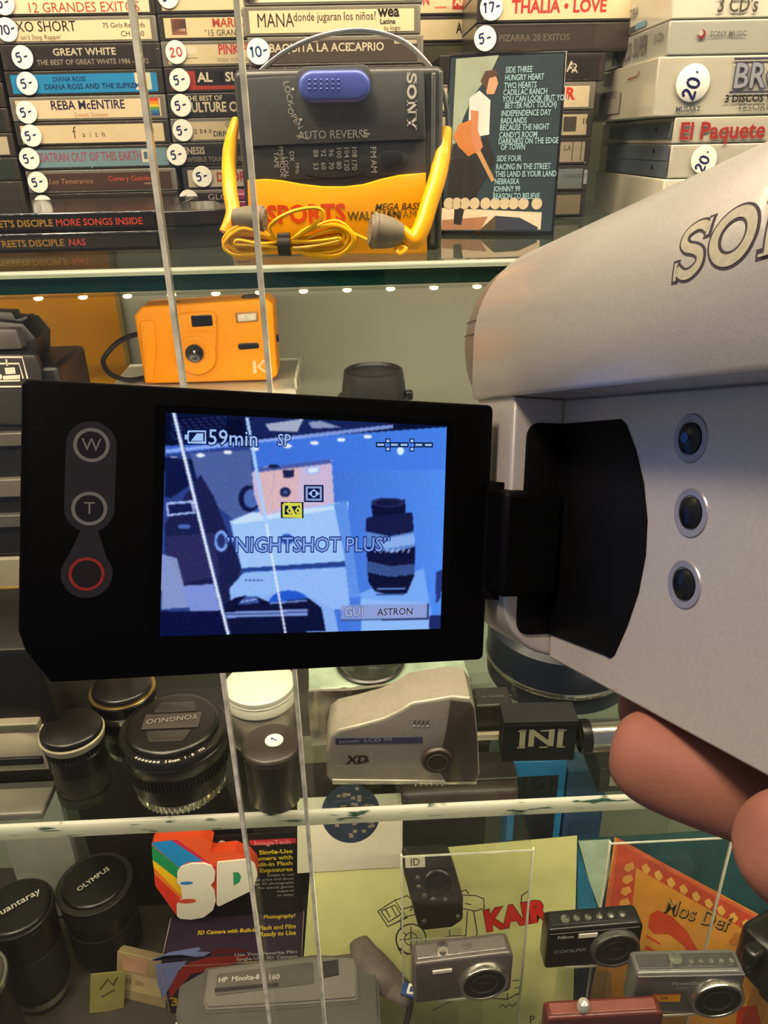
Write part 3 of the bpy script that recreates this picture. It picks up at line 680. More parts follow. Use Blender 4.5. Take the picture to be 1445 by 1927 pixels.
rowsB = [  # bottom up: label, spine, ypx, texts, sticker, extra
 ('dark tape spine with spaced white capitals, lowest of its stack', '#2b2522', 390, [('GARTH BROOKS SEVENS', 92, 0.0006, 0.0062, '#c9bfb2', dict(bold=0.01, sx=0.98))], (84, 0.0, '5-', ink1), ()),
 ('dark brown tape spine with orange script lettering', '#4b352a', 345, [('Los Temerarios', 92, 0.0, 0.0050, '#b08a66', dict(shear=0.25)), ('Como y Cuando', 205, 0.0012, 0.0046, '#c45a3c', dict(bold=0.01))], (73, 0.0, '5-', ink1), ((272, 300, -0.003, -0.0018, '#8f7a68'),)),
 ('pale blue tape spine with faded red capitals', '#7595a8', 300, [('ESATRAN OUT OF THIS EARTH', 70, 0.0002, 0.0082, '#9a5a68', dict(bold=0.02, sx=0.66))], (57, 0.0, '5-', ink1), ((268, 284, -0.004, 0.0045, '#cfd2c4'), (272, 279, -0.002, 0.003, '#5c7a90'))),
 ('plain cream tape spine with thin spaced handwriting', '#d9c9a8', 253, [('f', 138, 0.0, 0.011, '#4a3a30', dict(sx=0.7)), ('a  i  t  h', 155, -0.001, 0.0052, '#5a4438', L_)], (60, -0.001, '5-', ink1), ((284, 291, -0.0008, 0.0022, '#7a6650'), (285, 290, -0.0003, 0.0017, '#d9c9a8'))),
 ('cream tape spine with navy capitals and a rainbow block', '#dccdaf', 204, [('REBA McENTIRE', 96, 0.0018, 0.0080, '#2a2248', dict(bold=0.015, sx=0.92)), ('Sweet Sixteen', 138, -0.0042, 0.0042, '#c98a68', L_)], (50, -0.002, '5-', ink1), tuple((283, 300, 0.0056-0.0019*k-0.0019, 0.0056-0.0019*k, c) for k, c in enumerate(('#d8482e', '#e88c2c', '#e8c83c', '#5a9a58', '#2f78b8', '#34508c')))),
 ('bright blue tape spine with dark blue print and white end block', '#1f86c4', 155, [('DIANA ROSS', 100, 0.0022, 0.0040, '#123c78', dict(bold=0.02)), ('DIANA ROSS AND THE SUPREMES', 82, -0.0024, 0.0046, '#103468', dict(bold=0.02, sx=1.02))], (52, 0.0, '5-', ink1), ((255, 285, -0.005, 0.0055, '#d3d3c8'),)),
 ('black tape spine with two lines of silver capitals', '#26221f', 103, [('GREAT WHITE', 100, 0.0026, 0.0060, '#c4bba8', dict(bold=0.02, sx=1.1)), ('THE BEST OF GREAT WHITE 1986 - 1992', 67, -0.0034, 0.0044, '#8f887a', dict(bold=0.015, sx=0.98))], (43, 0.0, '5-', ink1), ()),
 ('cream tape spine with black capitals and small print at its end', '#e3d3b2', 55, [('XO SHORT', 30, 0.0018, 0.0088, '#2a2320', dict(bold=0.005, sx=0.92)), ("on't Stop Rappin'", 36, -0.0042, 0.0040, '#3a322c', L_), ('75 Girls Records', 194, 0.0020, 0.0042, '#2a2320', L_), ('CH 1 60', 226, -0.0030, 0.0046, '#2a2320', L_)], (14, 0.0005, '70-', ink1), ()),
 ('cream tape spine with red capitals, topmost of its stack', '#e5d8bc', 14, [('MOCEDADES', 112, 0.0050, 0.0066, '#b4503c', dict(bold=0.005, sx=1.1)), ('12 GRANDES EXITOS', 50, -0.0032, 0.0082, '#b4402c', dict(sx=0.98))], (10, 0.0, '5-', ink1), ()),
]
for k, (lab, sp_, yp, tx, st, ex) in enumerate(rowsB):
    cassette(lab, XB+random.uniform(-0.0008, 0.0008), YB, ZT+0.0066+k*HB, sp_, HB, tx, st, ex, grey=(k % 3 == 1), ypx=yp, yaw=random.uniform(-0.006, 0.006))
XC = -0.1258
rowsC = [
 ('dark tape spine with faint white capitals at the foot of its stack', '#2c2320', 383, [('GLORIA', 392, 0.0025, 0.0058, '#b9aea4', dict(sx=1.3)), ('GREATEST HITS', 408, -0.0035, 0.0048, '#a89c92', L_)], (357, 0.001, '5-', ink1), ()),
 ('grey-white tape spine with bold red letters half hidden', '#bdb3a4', 340, [('DOORS', 408, 0.0, 0.0088, '#b43430', BN)], (382, 0.001, '5-', ink1), ()),
 ('black tape spine with grey capitals cut off by its price sticker', '#211d1b', 295, [('GENESIS', 336, 0.0022, 0.0066, '#b8ae9f', dict(bold=0.025, sx=0.8)), ('INVISIBLE TOUCH SERIES', 346, -0.0034, 0.0044, '#8d8478', dict(bold=0.01, sx=0.9))], (334, 0.0, '5-', ink1), ()),
 ('cream tape spine with two columns of tiny upright print', '#cdbf9f', 250, [('GREAT', 425, 0.003, 0.0046, '#3a332c', L_), ('DRIVEN', 401, -0.0028, 0.0050, '#3a332c', dict(bold=0.02)), ('2 1 4', 366, -0.001, 0.0042, '#3a332c', L_), ('0 1 0', 376, -0.001, 0.0042, '#3a332c', L_)], (345, 0.0, '5-', ink1), ()),
 ('black tape spine with tall cream capitals in two lines', '#26211e', 203, [('THE BEST OF', 352, 0.0042, 0.0044, '#cfc3ac', B_), ('CULTURE CLUB', 347, -0.0016, 0.0086, '#d2c6ae', dict(bold=0.03, sx=0.80))], (342, 0.0, '5-', ink1), ()),
 ('red tape spine with a black lettered block', '#a8382a', 150, [('AL', 372, 0.0012, 0.0080, '#ddd2ba', dict(bold=0.03, sx=1.1)), ('B', 404, 0.0012, 0.0072, '#231d1a', dict(bold=0.03)), ('SUR', 424, 0.0012, 0.0080, '#ddd2ba', dict(bold=0.03, sx=1.1))], (339, 0.0, '5-', ink1), ((368, 470, -0.0036, 0.0056, '#1f1a18'), (401, 422, -0.0026, 0.0048, '#d8cdb6'))),
 ('cream tape spine with a keyhole-shaped tag and red capitals', '#d5c8a6', 100, [('PINK FLOYD', 411, 0.0020, 0.0082, '#c24444', BN), ('WISH YOU WERE HERE', 407, -0.0042, 0.0034, '#8a8070', L_)], (332, 0.001, '20', '#b04848'), ((345, 371, 0.0000, 0.0040, '#ded6c4'), (346, 371, -0.0028, -0.0024, '#6a6052'))),
 ('cream tape spine with a small blue mountain picture', '#d8caa6', 55, [('MARIACHI', 400, 0.0020, 0.0072, '#b4442e', B_), ('"15 GRANDES', 384, -0.0038, 0.0052, '#4a4238', dict(sx=0.95))], None, ((323, 351, -0.0045, 0.0050, '#8c5a48'), (323.5, 350.5, -0.0022, 0.0046, '#2c5c84'), (325, 349, -0.0024, -0.0008, '#d8b094'))),
 ('cream tape spine with heavy black capitals, topmost of its stack', '#d9ccaa', 5, [('THE SMITHS', 357, 0.0030, 0.0080, '#231d1a', dict(bold=0.03, sx=1.05))], (318, 0.002, '5-', ink1), ()),
]
for k, (lab, sp_, yp, tx, st, ex) in enumerate(rowsC):
    off = {0: 0.004, 1: 0.004, 2: -0.003}.get(k, 0.0)
    cassette(lab, XC+off, YB, ZT+0.0070+k*HB, sp_, HB, tx, st, ex, grey=(k % 3 == 0), ypx=yp, yaw=random.uniform(-0.006, 0.006))
# tapes at the far left and those only seen in gaps
for k, c in enumerate(('#b7a88a', '#35302b', '#29332e', '#b9b09c', '#232221', '#3a4a46', '#2c2a28', '#c8bda0', '#3a352f')):
    cassette(['cream', 'brown-black', 'dark green', 'grey-white', 'black', 'slate', 'charcoal', 'buff', 'dark brown'][k]+' tape spine in the stack against the cabinet side', XB-CW-0.0035, YB, ZT+k*HB, c, HB, ypx=200)
XD, YD, HD = -0.0596, 0.558, 0.0160
for k in range(6):
    cassette('tape case with plain %s spine behind the yellow tape player' % ('maroon', 'olive', 'tan', 'grey', 'black', 'ochre')[k], XD, YD, ZT+k*HD, ('#5c2a2c', '#5e5c3a', '#a89068', '#8a8880', '#1e1c1a', '#a87c34')[k], HD, ypx=200, group='plain tapes behind the tape player')
rowsD = [
 ('smoky tape case with cropped white capitals behind the headband', '#4a4038', 115, [('BAQUITA LA ACE', 508, 0.0015, 0.0064, '#cfc6b4', dict(bold=0.015)), ('CAPRIO', 655, 0.0015, 0.0064, '#cfc6b4', dict(bold=0.015))], (488, 0.0, '10-', '#20406c'), ((560, 600, 0.0046, 0.0052, '#b0a898'), (742, 784, 0.003, 0.0050, '#b7ae9c'))),
 ('cream tape spine with wide-set serif capitals and a label maker logo', '#ddd0ae', 55, [('MANA', 484, 0.0, 0.0105, '#3a342e', dict(sx=0.75)), ('donde jugaran los ni\u00f1os?', 553, 0.0018, 0.0064, '#3a342e', dict(sx=0.80)), ('wea', 712, 0.0040, 0.0084, '#231f1c', dict(bold=0.03, sx=0.95)), ('Latina', 715, -0.0012, 0.0040, '#231f1c', B_), ('tu logo', 722, -0.0046, 0.0036, '#3a342e', L_)], None, ()),
 ('white tape spine with a thin red rule, topmost of its stack', '#ddd6c2', 0, [('EXITOS DE SIEMPRE', 520, 0.0035, 0.0052, '#6a5a50', L_)], (472, 0.002, '5-', ink1), ((484, 760, -0.0012, -0.0004, '#a03848'),)),
]
for k, (lab, sp_, yp, tx, st, ex) in enumerate(rowsD):
    cassette(lab, XD+(0.0006, -0.0012, 0.0)[k], YD, ZT+(6+k)*HD, sp_, 0.0160, tx, st, ex, grey=True, ypx=yp)
for k in range(7):
    cassette('plain tape case with %s spine standing behind the music picture case' % ('dark brown', 'buff', 'slate', 'cream', 'black', 'sand', 'olive')[k], -0.0172, 0.662, ZT+k*0.0168, ('#4a3c30', '#b9ad92', '#4c565c', '#d2c6a8', '#1e1c1a', '#b49c70', '#5c5a3c')[k], 0.0168, ypx=200, group='buff tapes behind the picture case')
cassette('cream tape spine ending in a dark triangle mark', -0.0172, 0.662, ZT+7*0.0168, '#d3c6a2', 0.0168, [('A', 858, 0.0, 0.009, '#3a332c', dict(bold=0.03, sx=0.7))], None, (), ypx=85)
cassette('cream tape spine ending in a red block, above the triangle mark', -0.0172, 0.662, ZT+8*0.0168, '#d8cba8', 0.0168, [('N', 795, 0.0008, 0.0082, '#c23838', BN), ('AR', 855, 0.0, 0.0076, '#d8cba8', BN)], None, ((851, 872, -0.0048, 0.0056, '#c04038'), (818, 840, -0.0040, -0.0028, '#d4806c')), ypx=30)
cassette('grey tape spine, topmost of the stack with the triangle mark', -0.0172, 0.662, ZT+9*0.0168, '#4a3c44', 0.0168, ypx=10)
YFs = 0.575; HF = 0.0167
rowsF = [
 ('dull buff tape spine, lowest beside the white boxes', '#9c9078', 405, [], ()),
 ('grey-blue tape spine beside the white boxes', '#7c8688', 358, [('CONCERT', 1056, 0.001, 0.0036, '#4a5052', L_)], ((1096, 1102, -0.004, 0.005, '#a8b0b0'),)),
 ('grey tape spine split into small ruled panels', '#a59a88', 310, [('LA', 1058, 0.002, 0.0046, '#4a4238', L_), (': . :', 1080, 0.002, 0.0046, '#4a4238', L_)], ((1074, 1075.5, -0.006, 0.006, '#4a4238'), (1090, 1091.5, -0.006, 0.006, '#4a4238'))),
 ('cream tape spine with a dark diagonal block', '#c0b496', 258, [('18', 1092, 0.0014, 0.005, '#2e2822', B_)], ((1058, 1082, -0.0045, 0.0045, '#4a443c'),)),
 ('cream tape spine with a bold red letter beside the white boxes', '#d8ccb0', 205, [('R', 1062, 0.0010, 0.0098, '#d0402c', dict(bold=0.04))], ()),
 ('black tape spine with one pale letter above the red one', '#26211e', 130, [('A', 1066, 0.0, 0.0084, '#cdc4b4', dict(bold=0.02)), ('R', 1074, -0.001, 0.008, '#cdc4b4', L_)], ()),
]
ZF0 = ZT+0.002
tf = thing('slim_case', 'thin dark sleeve lying under the tapes beside the white boxes', 'disc case', (0.112, YFs, ZT)); rbox('sleeve', (0.108, 0.07, 0.0018), casem, tf, (0, 0.035, 0.0009), r=0.0002)
for k, (lab, sp_, yp, tx, ex) in enumerate(rowsF):
    cassette(lab, 0.0570 if k < 5 else 0.062, YFs, ZF0+k*HF, sp_, HF, tx, None, ex, grey=(k == 4), ypx=yp)
cassette('dark tape spine with a white price sticker under the red name', 0.0856, YFs, ZF0+6*HF, '#3a332c', HF, [('PIZARRA 20 EXITOS', 938, 0.0, 0.0052, '#6a6054', B_)], (912, 0.0, '5-', ink1), (), ypx=82)
cassette('cream tape spine with large red capitals and a round price sticker', 0.0856, YFs, ZF0+7*HF, '#d8cba8', HF, [('THALIA \u2022 LOVE', 962, 0.0, 0.0098, '#b83a34', dict(bold=0.03, sx=0.92))], (923, 0.0, '17-', ink1), (), ypx=35)
cassette('dark tape spine, topmost above the red capitals', 0.0856, YFs, ZF0+8*HF, '#30302e', HF, [('SANTANA', 960, -0.003, 0.006, '#8a8478', L_)], None, (), ypx=5)

# jewel cases lying in front, left
def jewel(label, z, tx):
    t = thing('disc_case', label, 'disc case', (-0.104-0.071, 0.46, z), (0, 0, 0), 'disc cases lying on the upper shelf')
    rbox('case', (0.142, 0.124, 0.0102), mat('jewel_black', '#17130f', 0.12), t, (0, 0.062, 0.0051), r=0.0006)
    rbox('spine_card', (0.132, 0.0003, 0.0064), paper('#181210'), t, (0.001, -0.0001, 0.0050), r=0)
    rbox('clear_lid', (0.142, 0.1245, 0.0012), clear('jewel_clear', (0.9, 0.9, 0.9), gloss=0.25, rough=0.08), t, (0, 0.062, 0.0092), r=0.0003)
    for s, x, c, b in tx: text(s, 0.0050, ink(c), t, (x, -0.0004, 0.0048), UP, bold=0.02, sx=1.0)
    return t
jewel('black disc case under another one in front of the tape stacks', ZT, [('NAS', -0.035, '#a8382c', 1), ('STREETS DISCIPLE', -0.024, '#7c5c28', 1), ('NAS', 0.018, '#8c3028', 1)])
jewel('black disc case with gold and red spine print, upper of two', ZT+0.0104, [('NAS', -0.0395, '#b43c2c', 1), ("STREET'S DISCIPLE", -0.029, '#9a7430', 1), ('MORE SONGS INSIDE', 0.013, '#b04030', 1)])
# black box lying behind the tape player, turned
t = thing('black_box', 'small plain black box lying beside the disc cases', 'box', atZ(352, 470, ZT)+Vector((0, 0.03, 0)), (0, 0, R(14)))
rbox('tray', (0.036, 0.075, 0.012), plastic('#1c1a19', 0.2), t, (0, 0.012, 0.006), r=0.001); rbox('lid', (0.037, 0.076, 0.008), plastic('#262321', 0.15), t, (0, 0.012, 0.0162), r=0.001)
t = thing('purple_case', 'narrow purple-red case standing behind the yellow earphone', 'box', (-0.052, 0.50, ZT)); rbox('body', (0.020, 0.05, 0.022), plastic('#6a2440', 0.3), t, (-0.008, 0.025, 0.011), r=0.001); rbox('lid', (0.0205, 0.0505, 0.004), plastic('#7c2a4c', 0.3), t, (-0.008, 0.025, 0.024), r=0.0008)

# ---- standing tape case with a stage picture
t = thing('picture_cassette_case', 'upright clear tape case showing a guitar player and a pale song list', 'cassette', (0,0,0))
p_bl = atZ(826, 441, ZT+0.0002)
al_, be_ = R(15), R(17)                       # turned a little, leaning back on the tapes
xax = Vector((math.cos(al_), -math.sin(al_), 0)); zax = Vector((math.sin(be_)*math.sin(al_), math.sin(be_)*math.cos(al_), math.cos(be_))); yax = zax.cross(xax)
PWd, PHt = 0.0690, 0.1025
mw = Matrix((xax, yax, zax)).transposed().to_4x4(); mw.translation = p_bl; t.matrix_world = mw
rbox('case', (PWd, 0.015, PHt), clear('case_clear_dark', (0.35, 0.35, 0.34), gloss=0.10, body='#15120f', bodyfac=0.75), t, (PWd/2, 0.0085, PHt/2), r=0.0008)
card = rbox('inlay_card', (PWd-0.003, 0.0003, PHt-0.004), paper('#1b2a30', 0.10), t, (PWd/2, 0.0004, PHt/2), r=0)
rbox('front_window', (PWd, 0.0008, PHt), clear('case_front', (0.97, 0.97, 0.97), gloss=0.06), t, (PWd/2, -0.0009, PHt/2), r=0.0003, seg=1)
# picture: zoom pixels of the photograph (crop 780..1445 x 0..480 enlarged 2.173) -> card
def pc(zx, zy):
    px, py = 780+zx*665/1445, zy*480/1043
    o_ = ray(px, py); n_ = np.array(yax); d_ = np.dot(np.array(p_bl), n_)/np.dot(o_, n_); w = Vector(o_*d_)-p_bl
    return (w.dot(xax), w.dot(zax))
def pcp(name, pts, col, lift): return Flat().poly([pc(*p) for p in pts]).put(name, paper(col, 0.15), card, (-PWd/2, -0.0002-lift*0.00004, -PHt/2))
pcp('stage_light', [(170, 240), (345, 225), (310, 300), (240, 390), (200, 480), (150, 640)], '#8e9884', 0)
pcp('stage_floor', [(112, 850), (520, 868), (515, 938), (108, 940)], '#cdb79c', 1)
pcp('stage_front', [(112, 900), (300, 885), (270, 938), (108, 940)], '#9a6a4c', 2)
for k, x in enumerate((140, 172, 205, 245, 290, 330, 368, 405, 445, 500)): 
    c_ = pc(x, 832); Flat().ell(c_[0], c_[1], 0.0031, 0.0034).put('stage_lamp', paper('#b9a888', 0.03), card, (-PWd/2, -0.00040, -PHt/2))
pcp('trousers', [(155, 590), (300, 560), (330, 660), (250, 800), (210, 820), (190, 920), (160, 915), (165, 800), (130, 830)], '#17120f', 4)
pcp('shirt', [(225, 400), (265, 370), (310, 410), (305, 550), (250, 560), (220, 520)], '#c9c6c2', 5)
pcp('head', [(285, 310), (330, 300), (342, 340), (325, 385), (295, 385)], '#c98a66', 6)
pcp('hair', [(270, 330), (290, 290), (335, 285), (340, 310), (305, 320), (295, 370)], '#4a2f20', 7)
pcp('guitar', [(158, 560), (180, 510), (230, 490), (270, 560), (275, 610), (220, 640), (180, 600)], '#b8702e', 8)
pcp('guitar_neck', [(245, 610), (262, 600), (328, 735), (315, 745)], '#b98a54', 9)
pcp('arm', [(230, 450), (262, 455), (258, 530), (280, 600), (250, 630), (232, 560)], '#b9764e', 10)
pcp('monitor_speaker', [(330, 882), (430, 890), (505, 930), (500, 940), (330, 938)], '#262a38', 5)
pcp('monitor_side', [(330, 882), (330, 938), (268, 938)], '#4a3a20', 6)
lines_ = ['SIDE THREE', 'HUNGRY HEART', 'TWO HEARTS', 'CADILLAC RANCH', 'YOU CAN LOOK (BUT YOU', '  BETTER NOT TOUCH)', 'INDEPENDENCE DAY', 'BADLANDS', 'BECAUSE THE NIGHT', "CANDY'S ROOM", 'DARKNESS ON THE EDGE', '  OF TOWN', 'SIDE FOUR', 'RACING IN THE STREET', 'THIS LAND IS YOUR LAND', 'NEBRASKA', 'JOHNNY 99', 'REASON TO BELIEVE']
ys_ = [288, 320, 352, 380, 408, 434, 466, 496, 524, 554, 580, 604, 650, 684, 714, 744, 774, 804]
for s, y in zip(lines_, ys_):
    x_, z_ = pc(372-(y-288)*0.10, y); text(s, 0.0047, ink('#8fb0b8'), card, (x_-PWd/2, -0.0006, z_-PHt/2), UP, bold=0.015, sx=0.64)

# ---- shrink-wrapped boxes of discs at the right
cream = paper('#d8d2c2', 0.04); greyc = paper('#a9a8a0', 0.06); wrap_ = clear('shrink_wrap', (0.97, 0.96, 0.94), gloss=0.10, rough=0.12)
BC = atY(1247, 105, 0.50)                     # near corner of the stack
YAWG = R(-1.0)
def setbox(label, z0, z1, mfront, dx=0.0, w=0.150, d=0.150, dr=0.0, name='disc_box'):
    t = thing(name, label, 'box', (BC.x+dx, BC.y, z0), (0, 0, YAWG+dr), 'boxed disc sets stacked at the right of the upper shelf')
    h = z1-z0-0.0004
    rbox('carton', (w, d, h), mfront, t, (w/2, d/2, h/2), r=0.0008)
    rbox('wrapping', (w+0.0012, d+0.0012, h-0.0001), wrap_, t, (w/2, d/2, h/2), r=0.0012)
    return t
LR = (PI/2, 0, R(-90))                        # print on the left face
g0 = setbox('plain white disc box at the bottom of the boxed stack', ZT, -0.0235, cream, 0.010)
g1 = setbox('white disc box with a price sticker, under the red-lettered one', -0.0235, -0.0045, paper('#c2bcac', 0.05), 0.012)
sticker(g1, 0.020, -0.0012, 0.0100, '20.', '#1a2250', 0.0078, rz=R(70))
g2 = setbox('disc box with rounded red title lettering on its edge', -0.0045, 0.0100, paper('#c2bcab', 0.05), 0.012)
text('El Paquete', 0.0128, ink('#96302a'), g2, (0.003, -0.0009, 0.0062), UP, bold=0.025, sx=0.95)
for g_, zz in ((g1, (0.0048, 0.0140)), (g2, (0.0072,))):
    for z_ in zz:
        rbox('tray_edge', (0.0006, 0.126, 0.0086), mat('tray_grey', '#4e5660', 0.3), g_, (-0.0011, 0.064, z_), r=0.0002)
        lathe('tray_stud', [(0.0001, 0.0008), (0.0012, 0.0006), (0.0014, 0)], BLACK, g_, (-0.0014, 0.026, z_+0.001), (0, R(-90), 0), seg=12)
g3 = setbox('white disc box with silver block letters and a round price sticker', 0.0100, 0.0410, paper('#bdb8a8', 0.05), -0.002)
sticker(g3, 0.021, -0.0012, 0.0170, '20.', '#141c4c', 0.0098, rz=R(75))
text('BRONCO', 0.0180, ink('#3c3f50'), g3, (0.044, -0.0009, 0.0195), UP, bold=0.045, sx=0.90)
text('BRONCO', 0.0180, ink('#8a8c96'), g3, (0.044, -0.0010, 0.0195), UP, bold=0.012, sx=0.90)
f = Flat().rect(0.043, 0.0280, 0.125, 0.0292).rect(0.043, 0.0112, 0.125, 0.0124); f.put('rule', ink('#3c3f50'), g3, (0, -0.0009, 0))
text('3 DISCOS VERSIONES', 0.0054, ink('#22211f'), g3, (0.041, -0.0009, 0.0084), UP, bold=0.03)
text('TESOROS DE', 0.0054, ink('#5c5a54'), g3, (0.049, -0.0009, 0.0038), UP, sx=1.05)
text('MUSART', 0.0038, ink('#4a4c58'), g3, (0.013, -0.0009, 0.0036), UP, bold=0.02)
text('BRONCO BRONCO', 0.0066, ink('#55504a'), g3, (-0.0009, 0.108, 0.0150), LR, bold=0.02, sx=0.6)
Flat().rect(-0.112, 0.004, -0.064, 0.0165).put('print_panel', ink('#8e877c'), g3, (-0.00085, 0, 0), LR)
Flat().stroke([(-0.052, 0.0225), (-0.036, 0.0230), (-0.030, 0.0255)], 0.0008).put('tear_tab', ink('#7c3426'), g3, (-0.00085, 0, 0), LR)
g4 = setbox('light grey disc box with a red swirl and teal lettering', 0.0410, 0.0585, greyc, 0.002)
text('SONY MUSIC', 0.0036, ink('#5a5a60'), g4, (0.023, -0.0009, 0.0100), UP, bold=0.01)
Flat().ell(0.0185, 0.0100, 0.0022).put('swirl', ink('#7c2c30'), g4, (0, -0.0009, 0)); Flat().ell(0.0178, 0.0106, 0.0014).put('swirl_cut', greyc, g4, (0, -0.00095, 0))
text('3 DISCOS', 0.0090, ink('#2a6478'), g4, (0.078, -0.0009, 0.0110), UP, bold=0.02, sx=0.62)
text('BRONCO', 0.0150, ink('#55504c'), g4, (-0.0009, 0.104, 0.0075), LR, bold=0.01, sx=0.62)
text('SUPER', 0.0150, ink('#55504c'), g4, (-0.0009, 0.060, 0.0085), LR, bold=0.01, sx=0.62)
text('3 CDs', 0.0062, ink('#55504c'), g4, (-0.0009, 0.022, 0.0100), LR, bold=0.01)
g5 = setbox('white disc box with black numeral lettering, topmost of the boxes', 0.0585, 0.0850, cream, 0.002)
text("3 CD's", 0.0105, ink('#4a463f'), g5, (0.025, -0.0009, 0.0060), UP, bold=0.015, sx=0.78)
text('JUAN', 0.0200, ink('#6a6a6e'), g5, (0.060, -0.0009, 0.0125), UP, bold=0.04, sx=0.9)
Flat().rect(-0.100, 0.0010, -0.080, 0.0042).rect(-0.060, 0.0016, -0.040, 0.0048).put('blue_print', ink('#6f93a8'), g5, (-0.00085, 0, 0), LR)
Flat().rect(-0.080, 0.0010, -0.060, 0.0042).put('dark_print', ink('#4a4c4c'), g5, (-0.00085, 0, 0), LR)
text('LA HISTORIA', 0.0080, ink('#5a544c'), g5, (-0.0009, 0.096, 0.0110), LR, bold=0.01, sx=0.8)
# ================================================================== tape player and headphones
YWk = 0.420
def wz(zx, zy, Y=YWk): return atY(400+zx*500/1445, zy*520/1503, Y)       # crop pixel on a plane of the shelf
w0 = atY(452, 300, YWk).x; w1 = atY(834, 300, YWk).x; zt_ = atY(640, 126, YWk).z
wk = thing('tape_player', 'yellow and dark grey portable tape player with a blue latch button', 'tape player', ((w0+w1)/2, YWk, ZT))
def wl(zx, zy): p = wz(zx, zy); return (p.x-(w0+w1)/2, p.z-ZT)
WH = zt_-ZT; WW = w1-w0
dg = mat('player_grey', '#565857', 0.38, var=0.06, vscale=200, bump=0.08, bscale=2500); dg2 = mat('player_dark', '#353634', 0.35, var=0.06, vscale=200, bump=0.08, bscale=2500)
yel = mat('player_yellow', '#f8ac08', 0.32, var=0.03, vscale=60)
blu = mat('player_blue', '#5362b6', 0.28, var=0.04, vscale=60)
rbox('body', (WW, 0.030, WH), dg2, wk, (0, 0.0165, WH/2), r=0.0035, seg=3)
rbox('side_rib', (0.0022, 0.031, WH*0.93), dg, wk, (WW/2-0.0050, 0.0160, WH/2), r=0.0008)
rbox('side_rib', (0.0022, 0.0306, WH*0.95), dg, wk, (WW/2-0.0015, 0.0170, WH/2), r=0.0008)
door_pts = [wl(178, 425), wl(1150, 378), wl(1158, 755), wl(205, 795)]
prism('tape_door', roundpoly(door_pts, [0.002, 0.003, 0.0004, 0.0004]), 0.004, dg, wk, (0, -0.0002, 0), bev=0.0006)
low = [wl(206, 803), wl(1158, 765), wl(1163, 960), wl(1050, 950), wl(190, 985)]
prism('dial_panel', low, 0.004, mat('dial_panel', '#3d3e3c', 0.25, var=0.08, vscale=90), wk, (0, 0.0008, 0), bev=0.0003)
yp_ = [wl(190, 980), wl(290, 974), wl(380, 981), wl(480, 1000), wl(600, 1014), wl(720, 1014), wl(820, 1002), wl(920, 972), wl(1010, 952), wl(1160, 940), wl(1166, 1380), wl(200, 1385)]
prism('yellow_cover', yp_, 0.006, yel, wk, (0, -0.0012, 0), bev=0.0010)
# latch
rec = [wl(*p) for p in ((455, 395), (500, 362), (830, 350), (868, 400), (862, 470), (800, 545), (640, 665), (600, 688), (560, 676), (510, 610), (470, 520))]
prism('latch_recess', roundpoly(rec, 0.003), 0.002, dg, wk, (0, -0.0007, 0), bev=0.0005)
a_, b_ = wl(470, 476), wl(858, 470); hh = (wl(600, 385)[1]-wl(600, 562)[1])/2; zc = (a_[1]+b_[1])/2
cap = arc(b_[0]-hh, zc, hh, -90, 90, 12)+arc(a_[0]+hh, zc, hh, 90, 270, 12)
prism('latch_button', cap, 0.0065, blu, wk, (0, -0.0058, 0), bev=0.0022, seg=4)
dm = lathe_me([(0.0001, 0.0005), (0.0004, 0.00035), (0.0006, 0)], 10)
for i in range(6):
    for j in range(3):
        x_, z_ = wl(530+i*31, 440+j*24); put('grip_dot', dm, blu, wk, (x_, -0.00575, z_), UP)
# print
lt = ink('#b9b6ac')
fl, wd = logo4(0.0046); fl.v = [(x*1.28, y, z) for x, y, z in fl.v]
x_, z_ = wl(1056, 396); fl.put('maker_mark', ink('#cfcbbf'), wk, (x_, -0.0009, z_), (0, R(90), 0)).rotation_euler = Euler((PI/2, R(90), 0), 'XYZ')
x_, z_ = wl(655, 733); text('AUTO REVERSE', 0.0051, lt, wk, (x_, -0.0009, z_), UP, align='CENTER', sx=0.98)
for s, zx in ((-1, 488), (1, 826)):
    p = [wl(zx+s*32, 735-s*6), wl(zx-s*30, 712-s*3), wl(zx-s*30, 752-s*3)]
    Flat().stroke(p+[p[0]], 0.0003).put('arrow', lt, wk, (0, -0.0009, 0))
def vtext(s, zx, zy, size, m=lt, sx=1.0, y=-0.0009, rz=90):
    x_, z_ = wl(zx, zy); o = text(s, size, m, wk, (x_, y, z_), UP, align='CENTER', sx=sx); o.rotation_euler = (PI/2, R(rz), 0)
for i, (a, b) in enumerate((('88', '53'), ('92', '60'), ('96', '70'), ('100', '80'), ('104', '120'), ('108', '170'))):
    vtext(a, 560+i*42, 835-i*2, 0.0035, y=0.0002); vtext(b, 560+i*42, 905-i*2, 0.0035, y=0.0002)
vtext('FM', 872, 828, 0.0042, y=0.0002); vtext('AM', 876, 905, 0.0042, y=0.0002); vtext('DX', 430, 850, 0.0032, y=0.0002); vtext('LOCAL', 400, 910, 0.0030, y=0.0002); vtext('FM/MODE', 375, 880, 0.0032, y=0.0002); vtext('TAPE', 345, 870, 0.0032, y=0.0002)
vtext('MHz', 460, 915, 0.0026, y=0.0002)
Flat().stroke([wl(505, 955), wl(600, 970), wl(720, 968), wl(830, 945)], 0.0006, smooth=4).put('dial_line', BLACK, wk, (0, 0.0004, 0))
prism('thumb_wheel', roundpoly([wl(920, 822), wl(1025, 815), wl(1035, 870), wl(985, 905), wl(925, 925)], 0.003), 0.002, mat('wheel', '#232423', 0.4), wk, (0, -0.0006, 0), bev=0.0004)
